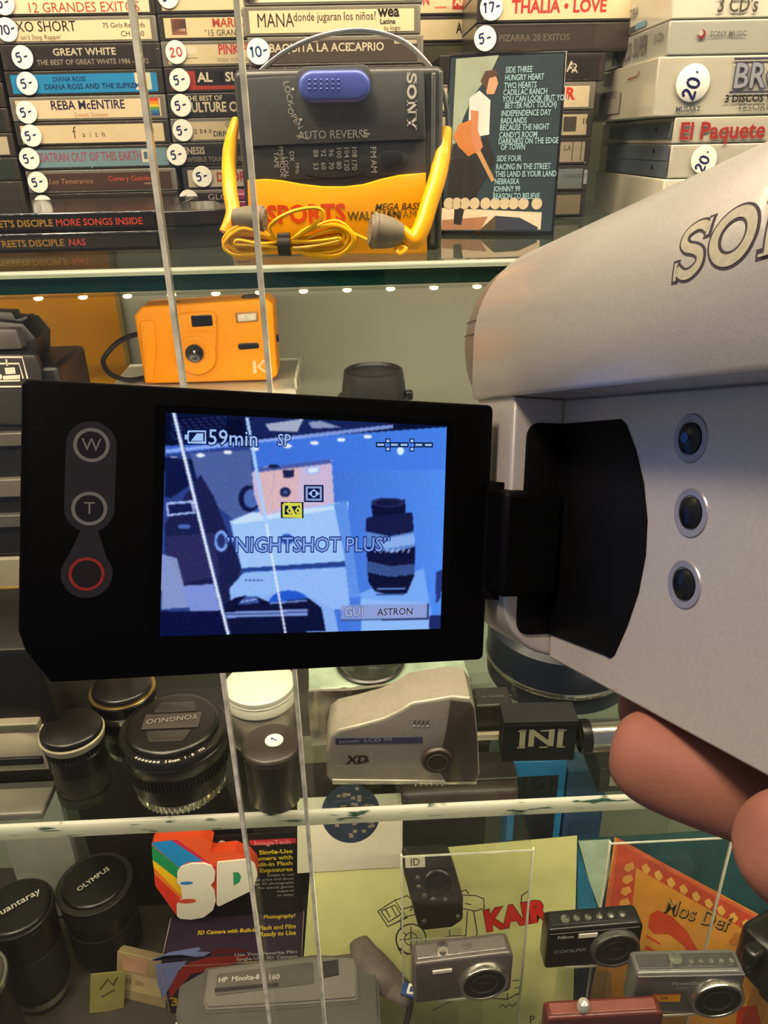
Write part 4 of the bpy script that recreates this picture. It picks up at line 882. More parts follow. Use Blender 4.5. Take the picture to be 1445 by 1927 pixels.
# curved small print beside the latch
for s, zx, zy, a in (('LOCK', 412, 510, 80), ('OPEN', 447, 645, 60)):
    vtext(s, zx, zy, 0.0040, y=-0.0009, rz=a)
Flat().stroke([wl(420, 560), wl(432, 605)], 0.0004).put('arrow', lt, wk, (0, -0.0009, 0))
for p in ((437, 485), (480, 650)): q_ = wl(*p); Flat().ell(q_[0], q_[1], 0.0006, n=12).put('index_dot', WHITE, wk, (0, -0.0009, 0))
org = ink('#e0501c')
x_, z_ = wl(295, 1172); text('SPORTS', 0.0118, org, wk, (x_, -0.0014, z_), UP, bold=0.035, sx=0.98)
x_, z_ = wl(880, 1128); text('MEGA BASS', 0.0046, ink('#5a4a20'), wk, (x_, -0.0014, z_), UP, bold=0.02, shear=0.25, sx=0.98)
x_, z_ = wl(735, 1178); text('WALKMAN', 0.0058, ink('#6a5a24'), wk, (x_, -0.0014, z_), UP, bold=0.03, sx=0.92)
x_, z_ = wl(945, 1170); text('FM/AM', 0.0050, ink('#7a6420'), wk, (x_, -0.0014, z_), UP, sx=1.05)

# ---- headphones hung round the player
hp = thing('headphones', 'yellow sports headphones with a steel headband and bundled cable', 'headphones', (w0+0.05, 0.40, ZT))
hp_o = hp.location.copy()
def hz(zx, zy, Y): return wz(zx, zy, Y)-hp_o
band = [hz(*p) for p in ((150, 640, 0.457), (190, 480, 0.457), (275, 375, 0.457), (400, 278, 0.456), (560, 205, 0.455), (740, 168, 0.452), (900, 178, 0.450), (1050, 235, 0.446), (1170, 350, 0.440), (1240, 470, 0.436), (1272, 590, 0.432), (1280, 690, 0.430))]
tube('headband', cat(band, 6), 0.0012, mat('band_steel', '#b9b4aa', 0.2, metal=0.9, var=0.05), hp, seg=8, flat=0.4)
arm1 = [hz(*p) for p in ((128, 650, 0.448), (100, 770, 0.440), (90, 900, 0.428), (95, 1040, 0.416), (112, 1150, 0.409), (98, 1215, 0.405), (75, 1270, 0.403))]
rr = [0.0022]+[0.0028]*40
P_ = cat(arm1, 7); tube('arm', P_, [0.0021+0.0016*min(1, i/10) for i in range(len(P_))], yel, hp, seg=10)
arm2 = [hz(*p) for p in ((1275, 695, 0.428), (1250, 830, 0.424), (1225, 960, 0.418), (1180, 1100, 0.411), (1140, 1230, 0.405), (1090, 1310, 0.402), (1020, 1270, 0.401), (985, 1290, 0.400))]
P_ = cat(arm2, 7); tube('arm', P_, [0.0024+0.0020*min(1, i/8) for i in range(len(P_))], yel, hp, seg=10)
bud = mat('bud_rubber', '#7a6f5c', 0.6, var=0.1, vscale=200)
def earbud(c, d, L, r):
    d = Vector(d).normalized(); z = Vector((0, 0, 1)); q_ = z.rotation_difference(d)
    o = lathe('earbud', [(0.0001, 0), (r*0.82, 0.0004), (r*0.98, 0.0022), (r, L*0.35), (r*0.86, L*0.7), (r*0.6, L)], bud, hp, c, q_.to_euler(), seg=28)
    lathe('bud_ring', [(r*0.98, 0.0016), (r*1.06, 0.0024), (r*1.06, 0.0032), (r*0.99, 0.0038)], bud, o, seg=28)
    for k in range(5):
        a = 2*PI*k/5; lathe('vent', [(0.0001, -0.0001), (0.0006, 0.0)], BLACK, o, (r*0.5*math.cos(a), r*0.5*math.sin(a), 0.0002), seg=8)
c1 = hz(292, 1200, 0.402); e1 = hz(112, 1185, 0.404); earbud(c1, e1-c1, (e1-c1).length, 0.0066)
c2 = hz(850, 1250, 0.398); e2 = hz(1030, 1275, 0.400); earbud(c2, e2-c2, (e2-c2).length, 0.0082)
# cable bundle: long loops pinched by a black tie
rnd = random.Random(5); loop = []
for k in range(14):
    t_ = k/13.0; j = lambda a: rnd.uniform(-a, a); s_ = 0.10+0.95*((k*5) % 14)/13.0
    yo = 0.3965+0.009*((k*3) % 14)/13.0
    lx_ = 390-330*(0.80+0.20*s_)+j(8); rx_ = 390+385*(0.72+0.28*s_)+j(10)
    loop += [hz(390+j(5), 1330+(t_-0.5)*40, 0.398+0.004*t_), hz(250+j(15), 1330-82*s_+j(8), yo), hz(130+j(15), 1322-84*s_+j(8), yo), hz(lx_, 1322+j(14), yo), hz(130+j(15), 1322+72*s_+j(6), yo), hz(260+j(15), 1335+48*s_+j(6), yo),
             hz(390+j(5), 1332+(0.5-t_)*36, 0.398+0.004*t_), hz(540+j(20), 1335+50*s_+j(6), yo), hz(680+j(15), 1310+74*s_+j(8), yo), hz(rx_, 1300+j(14), yo), hz(680+j(20), 1300-86*s_+j(10), yo), hz(530+j(15), 1330-82*s_+j(10), yo)]
zmin = ZT-hp_o.z+0.0012
loop = [Vector((p.x, p.y, max(p.z, zmin))) for p in loop]
tail = [hz(*p) for p in ((390, 1330, 0.399), (310, 1235, 0.397), (420, 1155, 0.396), (560, 1130, 0.396), (600, 1170, 0.396), (520, 1250, 0.397), (400, 1320, 0.399))]
tube('cable', cat(loop+tail, 5), 0.00095, mat('cable_yellow', '#f6b80e', 0.35, var=0.03), hp, seg=6)
tl2 = [hz(*p) for p in ((760, 1270, 0.402), (830, 1300, 0.402))]+[hz(900, 1330, 0.401), hz(985, 1330, 0.399), hz(1050, 1350, 0.397), hz(1010, 1378, 0.395), hz(985, 1300, 0.400)]
tl2 = [Vector((p.x, p.y, max(p.z, zmin))) for p in tl2]
tube('cable', cat(tl2, 6), 0.00105, mat('cable_yellow', '#f0a808', 0.35), hp, seg=6)
tc_ = hz(390, 1330, 0.4005); lathe('cable_tie', [(0.0046, -0.0030), (0.0054, -0.0030), (0.0056, 0.0030), (0.0046, 0.0030)], mat('tie_black', '#2a2724', 0.5), hp, tc_, (0, R(90), R(0)), seg=20)
# ================================================================== things on the lower glass shelf
acr = clear('acrylic', (0.955, 0.965, 0.95), gloss=0.07)
acre = mat('acrylic_edge', '#b9b7a2', 0.25, var=0.2, vscale=60)
chrome = mat('chrome', '#c9c4ba', 0.16, metal=0.95, var=0.05)
lblk = mat('lens_black', '#0d0c0b', 0.32, var=0.08, vscale=80, bump=0.06, bscale=2500); lgrey = mat('lens_grey', '#201e1b', 0.42, var=0.08, vscale=80)
rubber = mat('lens_rubber', '#110f0e', 0.6, var=0.1, vscale=120)
class Plane:
    """maps pixels of the photograph onto a plane through p0 with axes xa (right) and za (up)"""
    def __init__(s, p0, xa=(1, 0, 0), za=(0, 0, 1)):
        s.p = Vector(p0); s.x = Vector(xa).normalized(); s.z = Vector(za); s.z = (s.z-s.x*s.z.dot(s.x)).normalized(); s.n = s.z.cross(s.x)
        s.m = Matrix((s.x, s.n, s.z)).transposed().to_4x4(); s.m.translation = s.p
    def __call__(s, px, py):
        r_ = Vector(ray(px, py)); w = r_*(s.p.dot(s.n)/r_.dot(s.n))-s.p; return (w.dot(s.x), w.dot(s.z))
def acrylic_bridge(label, xa, xb, ya, yb, z1):
    """clear riser: front and back panel carrying a top plate, pale polished edges"""
    t = thing('acrylic_riser', label, 'display stand', ((xa+xb)/2, ya, ZB)); w = xb-xa; h = z1-ZB; th = 0.002
    box('front_panel', (-w/2, 0, 0), (w/2, th, h-th), acr, t); box('back_panel', (-w/2, yb-ya-th, 0), (w/2, yb-ya, h-th), acr, t); box('top_plate', (-w/2, 0, h-th), (w/2, yb-ya, h), acr, t)
    for s in (-1, 1): box('polished_edge', (s*w/2, -0.0004, 0), (s*(w/2+0.0016), th, h), acre, t)
    box('polished_edge', (-w/2, -0.0006, h-th), (w/2, -0.0001, h), acre, t)
    return t
def acrylic_block(label, a, b, edges=True):
    """clear riser: top, two sides, open front, with pale polished edges"""
    t = thing('acrylic_riser', label, 'display stand', ((a[0]+b[0])/2, a[1], a[2]))
    w = b[0]-a[0]; d = b[1]-a[1]; h = b[2]-a[2]; th = 0.003
    box('top_plate', (-w/2, 0, h-th), (w/2, d, h), acr, t)
    for s in (-1, 1): box('side_plate', (s*w/2, 0, 0), (s*(w/2-th), d, h-th), acr, t); box('polished_edge', (s*w/2, -0.0006, 0), (s*(w/2-th*0.6), 0.0, h), acre, t)
    box('polished_edge', (-w/2, -0.0006, h-th*0.6), (w/2, 0, h), acre, t)
    return t
def lens(label, x, y, z0, segs, cap=None, rotz=0.0, tilt=(0, 0), name='camera_lens', group=None, capm=None):
    """segs: (part name, height, radius bottom, radius top, material, ribs)"""
    t = thing(name, label, 'lens', (x, y, z0), (tilt[0], tilt[1], rotz), group); z = 0
    for nm, h, r0, r1, m, ribs in segs:
        if ribs: put(nm, ribbed_me(r0-0.0010, r0, z, z+h, ribs), m, t)
        else:
            e = min(0.0008, h*0.25)
            lathe(nm, [(0.0001, z), (r0-e, z), (r0, z+e), (r1, z+h-e), (r1-e, z+h), (0.0001, z+h)], m, t, seg=48)
        z += h
    r = segs[-1][3]
    if cap:
        rc_ = r*cap.get('r', 0.93); cm = capm or lblk
        c = lathe('lens_cap', [(0.0001, 0.0042), (rc_*0.90, 0.0042), (rc_*0.97, 0.0034), (rc_, 0.0018), (rc_, 0)], cm, t, (0, 0, z), seg=48)
        if cap.get('pinch'):
            for s in (-1, 1):
                p_ = [(-rc_*0.50, -0.0), (rc_*0.50, 0.0), (rc_*0.36, rc_*0.34), (-rc_*0.36, rc_*0.34)]
                prism('pinch_tab', roundpoly(p_, 0.002), 0.0022, mat('cap_tab', '#2c2926', 0.3), c, (0, s*rc_*0.30, 0.0052), (R(-90), 0, 0) if s > 0 else (R(-90), 0, PI), bev=0.0005)
            prism('cap_bar', roundpoly([(-rc_*0.62, -rc_*0.24), (rc_*0.62, -rc_*0.24), (rc_*0.62, rc_*0.24), (-rc_*0.62, rc_*0.24)], 0.001), 0.0012, mat('cap_face', '#38342f', 0.35), c, (0, 0, 0.0054), (R(-90), 0, 0), bev=0.0003)
        if cap.get('text'):
            text(cap['text'], cap.get('size', r*0.3), ink(cap.get('col', '#b8b2a6')), c, (cap.get('tx', 0), cap.get('ty', 0), 0.0060), (0, 0, cap.get('rot', 0)), align='CENTER', bold=0.01)
    return t
# large short lens with pinch cap
b0 = atZ(340, 1480, ZM)
lens('short wide black lens with pinch cap and white engraving round its rim', b0.x, b0.y+0.006, ZM, [('mount_ring', 0.007, 0.0315, 0.0315, chrome, 54), ('rear_barrel', 0.016, 0.0325, 0.0335, lblk, 0), ('grip_ring', 0.009, 0.0362, 0.0362, rubber, 90), ('front_barrel', 0.012, 0.0360, 0.0372, lblk, 0), ('front_rim', 0.005, 0.0372, 0.0362, lblk, 0)],
     cap=dict(r=0.86, pinch=1, text='YONGNUO', size=0.0066, ty=0.001, rot=R(186), col='#77716a'))
LB = bpy.context.scene.objects[-1] if False else None
rim = thing('engraving', None, None) if False else None
lb = [o for o in COL.objects if o.get('label', '').startswith('short wide black lens')][0]
f = Flat()
for k in range(7): a = R(238+k*4.6); f.ring(0.0338*math.cos(a), 0.0338*math.sin(a), 0.0005, 0.0009, 10)
f.put('engraved_rings', WHITE, lb, (0, 0, 0.04915), (0, 0, 0))
for k, ch in enumerate('50mm 1.8 YN'):
    a = R(274+k*4.2); text(ch, 0.0036, WHITE, lb, (0.0338*math.cos(a), 0.0338*math.sin(a), 0.04915), (0, 0, a+PI/2), align='CENTER')
# lens behind it
b0 = atZ(245, 1425, ZM)
lens('tall lens with bright metal bands half hidden behind the wide one', b0.x, b0.y+0.012, ZM, [('mount_ring', 0.006, 0.018, 0.018, chrome, 0), ('barrel', 0.014, 0.019, 0.020, lblk, 0), ('metal_band', 0.009, 0.0215, 0.0215, chrome, 60), ('aperture_ring', 0.008, 0.0225, 0.0225, lblk, 48), ('metal_band', 0.006, 0.0222, 0.0222, chrome, 0), ('front_barrel', 0.010, 0.0225, 0.0232, lblk, 0), ('brass_rim', 0.0012, 0.0234, 0.0234, mat('brass', '#b79a5c', 0.25, metal=0.9), 0)], cap=dict(r=0.9))
# slim lens at the left with a pale ring
b0 = atZ(158, 1500, ZM)
lens('slim dark lens with a pale plastic ring under its cap', b0.x, b0.y+0.006, ZM, [('mount_cap', 0.008, 0.0185, 0.0185, lblk, 0), ('clear_sleeve', 0.020, 0.0180, 0.0180, lgrey, 0), ('barrel', 0.014, 0.0190, 0.0190, lblk, 0), ('grip_ring', 0.006, 0.0194, 0.0194, rubber, 48), ('pale_ring', 0.006, 0.0206, 0.0212, mat('pale_ring', '#a39d80', 0.35), 0)], cap=dict(r=0.95))
# film canister with a round sticker
b0 = atZ(520, 1497, ZM)
fc = thing('film_canister', 'black plastic film canister with a small round price sticker on its lid', 'canister', (b0.x, b0.y, ZM))
lathe('tub', [(0.0001, 0), (0.0166, 0), (0.0172, 0.0008), (0.0178, 0.044), (0.0178, 0.046), (0.0001, 0.046)], mat('canister_black', '#221d19', 0.42, var=0.08), fc)
ld = lathe('lid', [(0.0001, 0.0030), (0.0175, 0.0030), (0.0186, 0.0024), (0.0198, 0.0012), (0.0200, 0.0), (0.0185, -0.0035)], mat('lid_brown', '#332c27', 0.40, var=0.06), fc, (0, 0, 0.0452))
sticker(ld, 0.0022, 0.0015, 0.0031, '1', '#26408c', 0.0062, rz=R(60), rot=(0, 0, 0))
# white plastic jar behind the canister
b0 = atZ(495, 1400, ZM)
jr = thing('plastic_jar', 'cloudy round plastic jar with white screw lid behind the film canister', 'jar', (b0.x, b0.y+0.014, ZM))
lathe('jar_body', [(0.0001, 0), (0.026, 0), (0.0268, 0.001), (0.0262, 0.030), (0.0245, 0.034), (0.0001, 0.034)], mat('jar_cloud', '#a8a08f', 0.3, var=0.2, vscale=30), jr)
lathe('screw_lid', [(0.0001, 0.014), (0.0238, 0.014), (0.0258, 0.0125), (0.0262, 0.010), (0.0258, 0.008), (0.0268, 0.006), (0.0272, 0.0), (0.0001, 0.0)], mat('lid_white', '#d8d4c6', 0.3, var=0.05), jr, (0, 0, 0.034))
lathe('lid_groove', [(0.0262, 0.0072), (0.0266, 0.0080), (0.0262, 0.0088)], mat('lid_white', '#d8d4c6', 0.3), jr, (0, 0, 0.034))
# silver still camera standing at the front edge
yc = 0.4025; o0 = atZ(760, 1497, ZM); pl = Plane((o0.x, yc, ZM))
sc = thing('silver_camera', 'silver wedge-shaped film camera with dark end standing at the glass edge', 'camera', (o0.x, yc, ZM))
sil = [(626, 1487), (896, 1487), (903, 1470), (899, 1400), (893, 1342), (884, 1328), (850, 1325), (815, 1331), (775, 1337), (752, 1352), (722, 1366), (674, 1379), (636, 1388), (621, 1400), (615, 1432), (614, 1474)]
zmin_ = min(pl(*p)[1] for p in sil)
P_ = [(x, z-zmin_) for x, z in (pl(*p) for p in sil)]
def scp(*p): x, z = pl(*p); return (x, z-zmin_)
champ = mat('camera_champagne', '#a39a8c', 0.36, metal=0.35, var=0.06, vscale=300); cdark = mat('camera_umber', '#4a4038', 0.40, metal=0.2, var=0.06)
prism('body', P_, 0.034, champ, sc, bev=0.0022, seg=3)
prism('end_cover', [scp(*p) for p in ((848, 1329), (884, 1333), (891, 1345), (897, 1405), (899, 1468), (894, 1481), (838, 1482), (828, 1466), (835, 1440), (833, 1412), (840, 1380))], 0.002, cdark, sc, (0, -0.0012, 0), bev=0.0005)
c_ = scp(822, 1440); lathe('sensor_cover', [(0.0001, 0.0026), (0.0098, 0.0024), (0.0108, 0.0012), (0.0110, 0)], mat('camera_umber2', '#3a3029', 0.35), sc, (c_[0], -0.0009, c_[1]), UP, seg=40)
lathe('cover_ring', [(0.0066, 0.0030), (0.0070, 0.0034), (0.0074, 0.0030)], cdark, sc, (c_[0], -0.0009, c_[1]), UP, seg=32)
prism('name_bar', [scp(*p) for p in ((632, 1401), (794, 1399), (795, 1410), (632, 1413))], 0.0008, mat('bar_blue', '#3c3f5a', 0.4), sc, (0, -0.0006, 0))
p0, p1 = scp(638, 1407), scp(712, 1406); text('zoom  LCD 90', 0.0044, ink('#b8b4c0'), sc, (p0[0], -0.0009, p0[1]), UP, sx=1.35)
p0 = scp(652, 1443); text('XD', 0.0098, ink('#2c2722'), sc, (p0[0], -0.0005, p0[1]), UP, bold=0.03, shear=0.2); p0 = scp(690, 1443); lathe('badge_dot', [(0.0001, 0.0003), (0.0016, 0)], mat('badge_dark', '#3c352e', 0.3), sc, (p0[0], -0.0003, p0[1]), UP, seg=16)
Flat().stroke([scp(636, 1453), scp(698, 1452), scp(699, 1428)], 0.0005).put('badge_line', ink('#c9c0b0'), sc, (0, -0.0004, 0))
for k in range(4):
    p0 = scp(780+8*k, 1376); rbox('vent_slit', (0.0012, 0.0006, 0.0040), mat('slit', '#55504a', 0.5), sc, (p0[0], -0.0004, p0[1]+0.002), (0, R(18), 0), r=0.0002); lathe('vent_stud', [(0.0001, 0.0008), (0.0009, 0.0004), (0.0011, 0)], chrome, sc, (p0[0], -0.0002, p0[1]-0.0018), UP, seg=10)
for k in range(6):
    p0 = scp(782+10*k, 1487); rbox('grip_ridge', (0.0014, 0.002, 0.0030), chrome, sc, (p0[0], 0.0, max(p0[1], 0.0016)), r=0.0004)
prism('base_strip', [scp(*p) for p in ((626, 1478), (838, 1480), (896, 1478), (896, 1487), (626, 1487))], 0.001, mat('base_silver', '#cfc9bb', 0.3, metal=0.5), sc, (0, -0.0007, 0), bev=0.0003)
# carton in silvery wrapping with a lens cap on top
o1 = atY(585, 1350, 0.452); o2 = atY(885, 1330, 0.452)
bx = thing('wrapped_carton', 'flat carton in crinkled silver plastic film behind the wedge-shaped camera', 'box', ((o1.x+o2.x)/2, 0.452, ZM), (0, 0, R(3)))
W_ = o2.x-o1.x; zt2 = atY(730, 1289, 0.452).z-ZM
rbox('carton', (W_, 0.080, zt2), mat('carton_green', '#8fa08a', 0.4, var=0.35, vscale=45), bx, (0, 0.041, zt2/2), r=0.002)
v = []; fcs = []; nx, nz = 36, 8; rr_ = random.Random(9)
for i in range(nx+1):
    for j in range(nz+1):
        u_, w_ = i/nx, j/nz; e_ = 0 if j == 0 else rr_.uniform(-0.0013, 0.0013)
        v.append((-W_/2-0.001+u_*(W_+0.002), -0.0016+e_-0.001*math.sin(u_*17)*w_, 0.0005+w_*(zt2+0.0005)*(1 if j < nz else 1)+ (rr_.uniform(-0.0006, 0.0012) if j == nz else 0)))
for i in range(nx):
    for j in range(nz): a = i*(nz+1)+j; fcs.append((a, a+nz+1, a+nz+2, a+1))
put('plastic_film', mk(v, fcs, 60), mat('film_silver', '#b3ad9e', 0.22, metal=0.6, var=0.15, vscale=60), bx)
tb = [(-W_/2, -0.001, zt2+0.0012), (-W_/4, -0.0022, zt2+0.0004), (0, -0.0015, zt2+0.0014), (W_/4, -0.002, zt2+0.0008), (W_/2-0.008, -0.001, zt2+0.0018), (W_/2, -0.001, zt2-0.004)]
tube('film_fold', cat(tb, 6), 0.0011, mat('film_silver', '#b3ad9e', 0.22), bx, seg=6)
cp = atZ(697, 1266, ZM+zt2)
t = thing('filter_cap', 'smoky transparent round lens cap lying on the wrapped carton', 'lens cap', (cp.x, cp.y+0.010, ZM+zt2+0.0016))
lathe('shell', [(0.0001, 0.006), (0.021, 0.006), (0.0235, 0.005), (0.0245, 0.002), (0.0245, 0.0), (0.022, 0.0)], clear('cap_smoke', (0.45, 0.45, 0.43), gloss=0.12, body='#2a2824', bodyfac=0.35), t); lathe('rim', [(0.0225, 0), (0.0258, 0.0002), (0.0262, 0.0012), (0.0246, 0.0022)], mat('cap_rim', '#2c2a26', 0.3), t)
t = thing('brown_box', 'low brown cardboard box under the silver wrapped carton edge', 'box', atZ(668, 1404, ZM)+Vector((0, 0.006, 0)))
rbox('carton', (0.066, 0.020, 0.018), paper('#6b4a34', 0.2), t, (0, 0.012, 0.009), r=0.0008); rbox('lid', (0.067, 0.021, 0.006), paper('#8a6446', 0.15), t, (0, 0.012, 0.0212), r=0.0008)
# clear riser with a tall lens (seen above the screen panel)
acrylic_block('clear riser under the tall lens on the lower shelf', (-0.028, 0.542, ZM), (0.062, 0.625, ZM+0.10))
z0 = ZM+0.10
tlx = atY(703, 720, 0.582).x
lens('tall black zoom lens standing on a clear riser with a ribbed rear cap on top', tlx, 0.582, z0, [('front_rim', 0.010, 0.029, 0.030, lblk, 0), ('grip_ring', 0.034, 0.0325, 0.0325, rubber, 80), ('scale_ring', 0.022, 0.031, 0.031, lgrey, 0), ('metal_ring', 0.014, 0.0325, 0.0325, chrome, 0), ('aperture_ring', 0.030, 0.031, 0.029, lblk, 60), ('mount', 0.020, 0.0285, 0.0285, lgrey, 0)], name='zoom_lens')
tl = [o for o in COL.objects if o.get('label', '').startswith('tall black zoom')][0]
zt3 = atY(703, 700, 0.572).z-z0
lathe('rear_cap', [(0.0001, zt3-0.0030), (0.0196, zt3-0.0026), (0.0206, zt3), (0.0226, zt3-0.0010), (0.0246, zt3-0.014), (0.0248, 0.128), (0.0001, 0.128)], mat('rear_cap', '#1d1c18', 0.4, var=0.08), tl)
rbox('release_lug', (0.006, 0.006, 0.007), lblk, tl, (0.0270, -0.006, zt3-0.020), r=0.0012)
# two white cartons carrying the yellow camera
w_ = paper('#d9d4c6', 0.04)
for k, (lab, za, zb, w2) in enumerate((('large white carton standing on the shelf under another carton', ZM, ZM+0.117, 0.156), ('white carton with a round blue mark that carries the yellow camera', ZM+0.117, -0.1745, 0.150))):
    t = thing('white_carton', lab, 'box', (-0.122, 0.575, za), (0, 0, R(2)))
    rbox('carton', (w2, 0.115, zb-za-0.0006), w_, t, (0, 0.0575, (zb-za)/2), r=0.001)
    rbox('lid_flap', (w2+0.001, 0.1158, 0.020), paper('#e0dbcd', 0.04), t, (0, 0.0575, zb-za-0.0108), r=0.0008)
    if k: lathe('round_mark', [(0.0001, 0.0002), (0.009, 0.0001), (0.009, 0)], ink('#2c5aa8'), t, (0.01, -0.0002, 0.06), UP, seg=24)
t = thing('acrylic_tray', 'thin clear tray edge on the carton behind the yellow camera', 'tray', (-0.098, 0.592, -0.1745)); box('plate', (-0.060, 0, 0), (0.052, 0.090, 0.0016), acr, t); box('polished_edge', (0.050, 0, 0), (0.052, 0.09, 0.0085), acre, t)
# the yellow compact camera
ky = 0.612; k0 = atY(258, 600, ky); k1 = atY(524, 600, ky); pk = Plane((k0.x, ky, -0.1729))
kd = thing('yellow_camera', 'bright yellow plastic compact film camera with a black wrist strap', 'camera', (k0.x, ky, -0.1729))
kyel = mat('camera_yellow', '#f29800', 0.45, var=0.03, vscale=40, spec=0.2)
def kz(zx, zy): return pk(zx*600/1445, 480+zy*300/722)
out_ = [kz(*p) for p in ((606, 275), (640, 235), (1210, 200), (1238, 225), (1258, 560), (1225, 572))]+[(kz(655, 585)[0], 0.0005)]
out_[5] = (out_[5][0], 0.0005); out_[4] = (out_[4][0], 0.004)
body_ = roundpoly(out_, [0.003, 0.003, 0.004, 0.004, 0.004, 0.003, 0.003])
prism('body', body_, 0.030, kyel, kd, bev=0.0025, seg=3)
prism('lens_mound', roundpoly([kz(*p) for p in ((800, 262), (985, 250), (985, 400), (960, 520), (890, 545), (830, 520), (790, 400))], 0.006), 0.006, kyel, kd, (0, -0.0030, 0), bev=0.0020, seg=3)
prism('grip', roundpoly([kz(*p) for p in ((632, 300), (700, 290), (712, 420), (695, 575), (660, 578))], 0.003), 0.004, kyel, kd, (0, -0.0016, 0), bev=0.0012)
c_ = kz(893, 450); lathe('lens_dish', [(0.0001, 0.0002), (0.0066, 0.0002), (0.0136, 0.0020), (0.0150, 0.0016), (0.0156, 0.0)], kyel, kd, (c_[0], -0.0028, c_[1]), UP, seg=40)
c_ = kz(886, 438); ln = lathe('lens_barrel', [(0.0001, 0.0012), (0.0030, 0.0014), (0.0048, 0.0030), (0.0068, 0.0034), (0.0070, 0.0)], mat('kblack', '#15130f', 0.3), kd, (c_[0], -0.0030, c_[1]), UP, seg=36)
lathe('front_element', [(0.0001, 0.0014), (0.0020, 0.0008)], mat('kglass', '#3a3a42', 0.05), ln, (0, 0, 0.0006), seg=20)
prism('viewfinder', roundpoly([kz(*p) for p in ((868, 270), (962, 266), (968, 316), (874, 322))], 0.001), 0.002, mat('kfinder', '#17130e', 0.12), kd, (0, -0.0036, 0), bev=0.0004)
prism('finder_frame', roundpoly([kz(*p) for p in ((850, 325), (968, 316), (972, 345), (862, 352))], 0.001), 0.002, kyel, kd, (0, -0.0034, 0), bev=0.0004)
fw = prism('flash_frame', roundpoly([kz(*p) for p in ((1065, 260), (1168, 254), (1172, 300), (1070, 308))], 0.0012), 0.002, mat('kflash_frame', '#a8743c', 0.3), kd, (0, -0.0010, 0), bev=0.0004)
prism('flash_window', roundpoly([kz(*p) for p in ((1076, 268), (1160, 262), (1162, 294), (1080, 300))], 0.0008), 0.001, mat('kflash', '#d8d0bc', 0.1, var=0.2, vscale=300), fw, (0, -0.0004, 0), bev=0.0003)
prism('grip_window', roundpoly([kz(*p) for p in ((1078, 400), (1172, 396), (1176, 422), (1080, 430))], 0.0024), 0.001, mat('kblack2', '#191611', 0.3), kd, (0, -0.0005, 0), bev=0.0003)
kk = Flat(); P0 = [kz(*p) for p in ((1145, 478), (1160, 477), (1163, 534), (1148, 536))]; kk.poly(P0); kk.poly([kz(*p) for p in ((1165, 505), (1190, 474), (1206, 473), (1178, 505), (1210, 528), (1194, 530))]); kk.put('printed_mark', ink('#f4c89c'), kd, (0, -0.0004, 0))
lathe('winder', [(0.0001, 0.003), (0.0085, 0.003), (0.009, 0.002), (0.009, 0)], mat('kwind', '#4a2c08', 0.4), kd, (kz(1135, 210)[0], 0.015, kz(1135, 205)[1]-0.002), seg=32)
lathe('shutter_button', [(0.0001, 0.0022), (0.0048, 0.0020), (0.0056, 0)], mat('kshut', '#2a1c0a', 0.4), kd, (kz(800, 235)[0], 0.013, kz(800, 232)[1]-0.001), seg=24)
rbox('side_lug', (0.002, 0.006, 0.005), mat('kblack3', '#191611', 0.4), kd, (kz(1258, 392)[0]-0.0010, 0.012, kz(1258, 392)[1]), r=0.0006)
st = [kz(*p) for p in ((640, 368), (590, 372), (535, 395), (490, 440), (474, 480), (500, 530), (545, 560), (590, 575), (640, 585))]
sp3 = cat([(x, 0.012-0.016*math.sin(PI*i/8), max(z, 0.0025)) for i, (x, z) in enumerate(st)], 6)
tube('wrist_strap', sp3, 0.0033, mat('strap_black', '#171411', 0.55), kd, seg=8, flat=0.6)
# amber sheet against the back panel
a0, a1 = atY(-60, 560, YBK-0.003), atY(222, 560, YBK-0.003)
t = thing('amber_board', 'glossy amber yellow board leaning on the back panel', 'board', ((a0.x+a1.x)/2, YBK-0.006, ZM))
rbox('sheet', (a1.x-a0.x, 0.004, 0.335), mat('amber', '#c98a06', 0.22, var=0.12, vscale=9), t, (0, 0.002, 0.1675), r=0.0005)
rbox('edge_trim', (0.004, 0.005, 0.335), mat('amber_edge', '#8e7a3c', 0.4), t, ((a1.x-a0.x)/2+0.0005, 0.0015, 0.1675), r=0.0005)
# instant camera on a carton at the left, with line-drawing plate
ty = 0.520; pl2 = Plane((atY(105, 690, ty).x, ty, ZM)); x1 = 0.0
ic = thing('instant_camera', 'grey folding instant camera with a white line-drawing plate on its front', 'camera', (pl2.p.x, ty, ZM+0.13))
def iz(px, py): x, z = pl2(px, py); return (x, z-0.13)
gm = mat('instant_grey', '#24221f', 0.42, var=0.08); gm2 = mat('instant_dark', '#100e0d', 0.4, var=0.08); gm3 = mat('instant_light', '#45413d', 0.4)
zt4 = iz(105, 690)[1]
rbox('body', (0.115, 0.060, zt4), gm2, ic, (-0.0575, 0.034, zt4/2), r=0.004, seg=3)
prism('front_plate', roundpoly([iz(-120, 668), iz(66, 668), iz(78, 700), iz(78, 800), iz(-120, 800)], 0.003), 0.006, gm, ic, (0, 0.000, 0), bev=0.001)
prism('flash_housing', roundpoly([iz(-80, 622), iz(26, 622), iz(38, 660), iz(-80, 664)], 0.002), 0.030, gm3, ic, (0, 0.004, 0), bev=0.0015)
prism('finder_hood', roundpoly([iz(-70, 606), iz(30, 616), iz(55, 645), iz(55, 690), iz(-70, 690)], 0.002), 0.030, gm2, ic, (0, 0.012, 0), bev=0.0015)
prism('hot_lug', roundpoly([iz(-60, 596), iz(2, 598), iz(10, 612), iz(30, 606), iz(34, 610), iz(12, 622), iz(-60, 622)], 0.0006), 0.012, gm2, ic, (0, 0.018, 0), bev=0.0005)
wp = ink('#c2b8a8')
f = Flat(); 
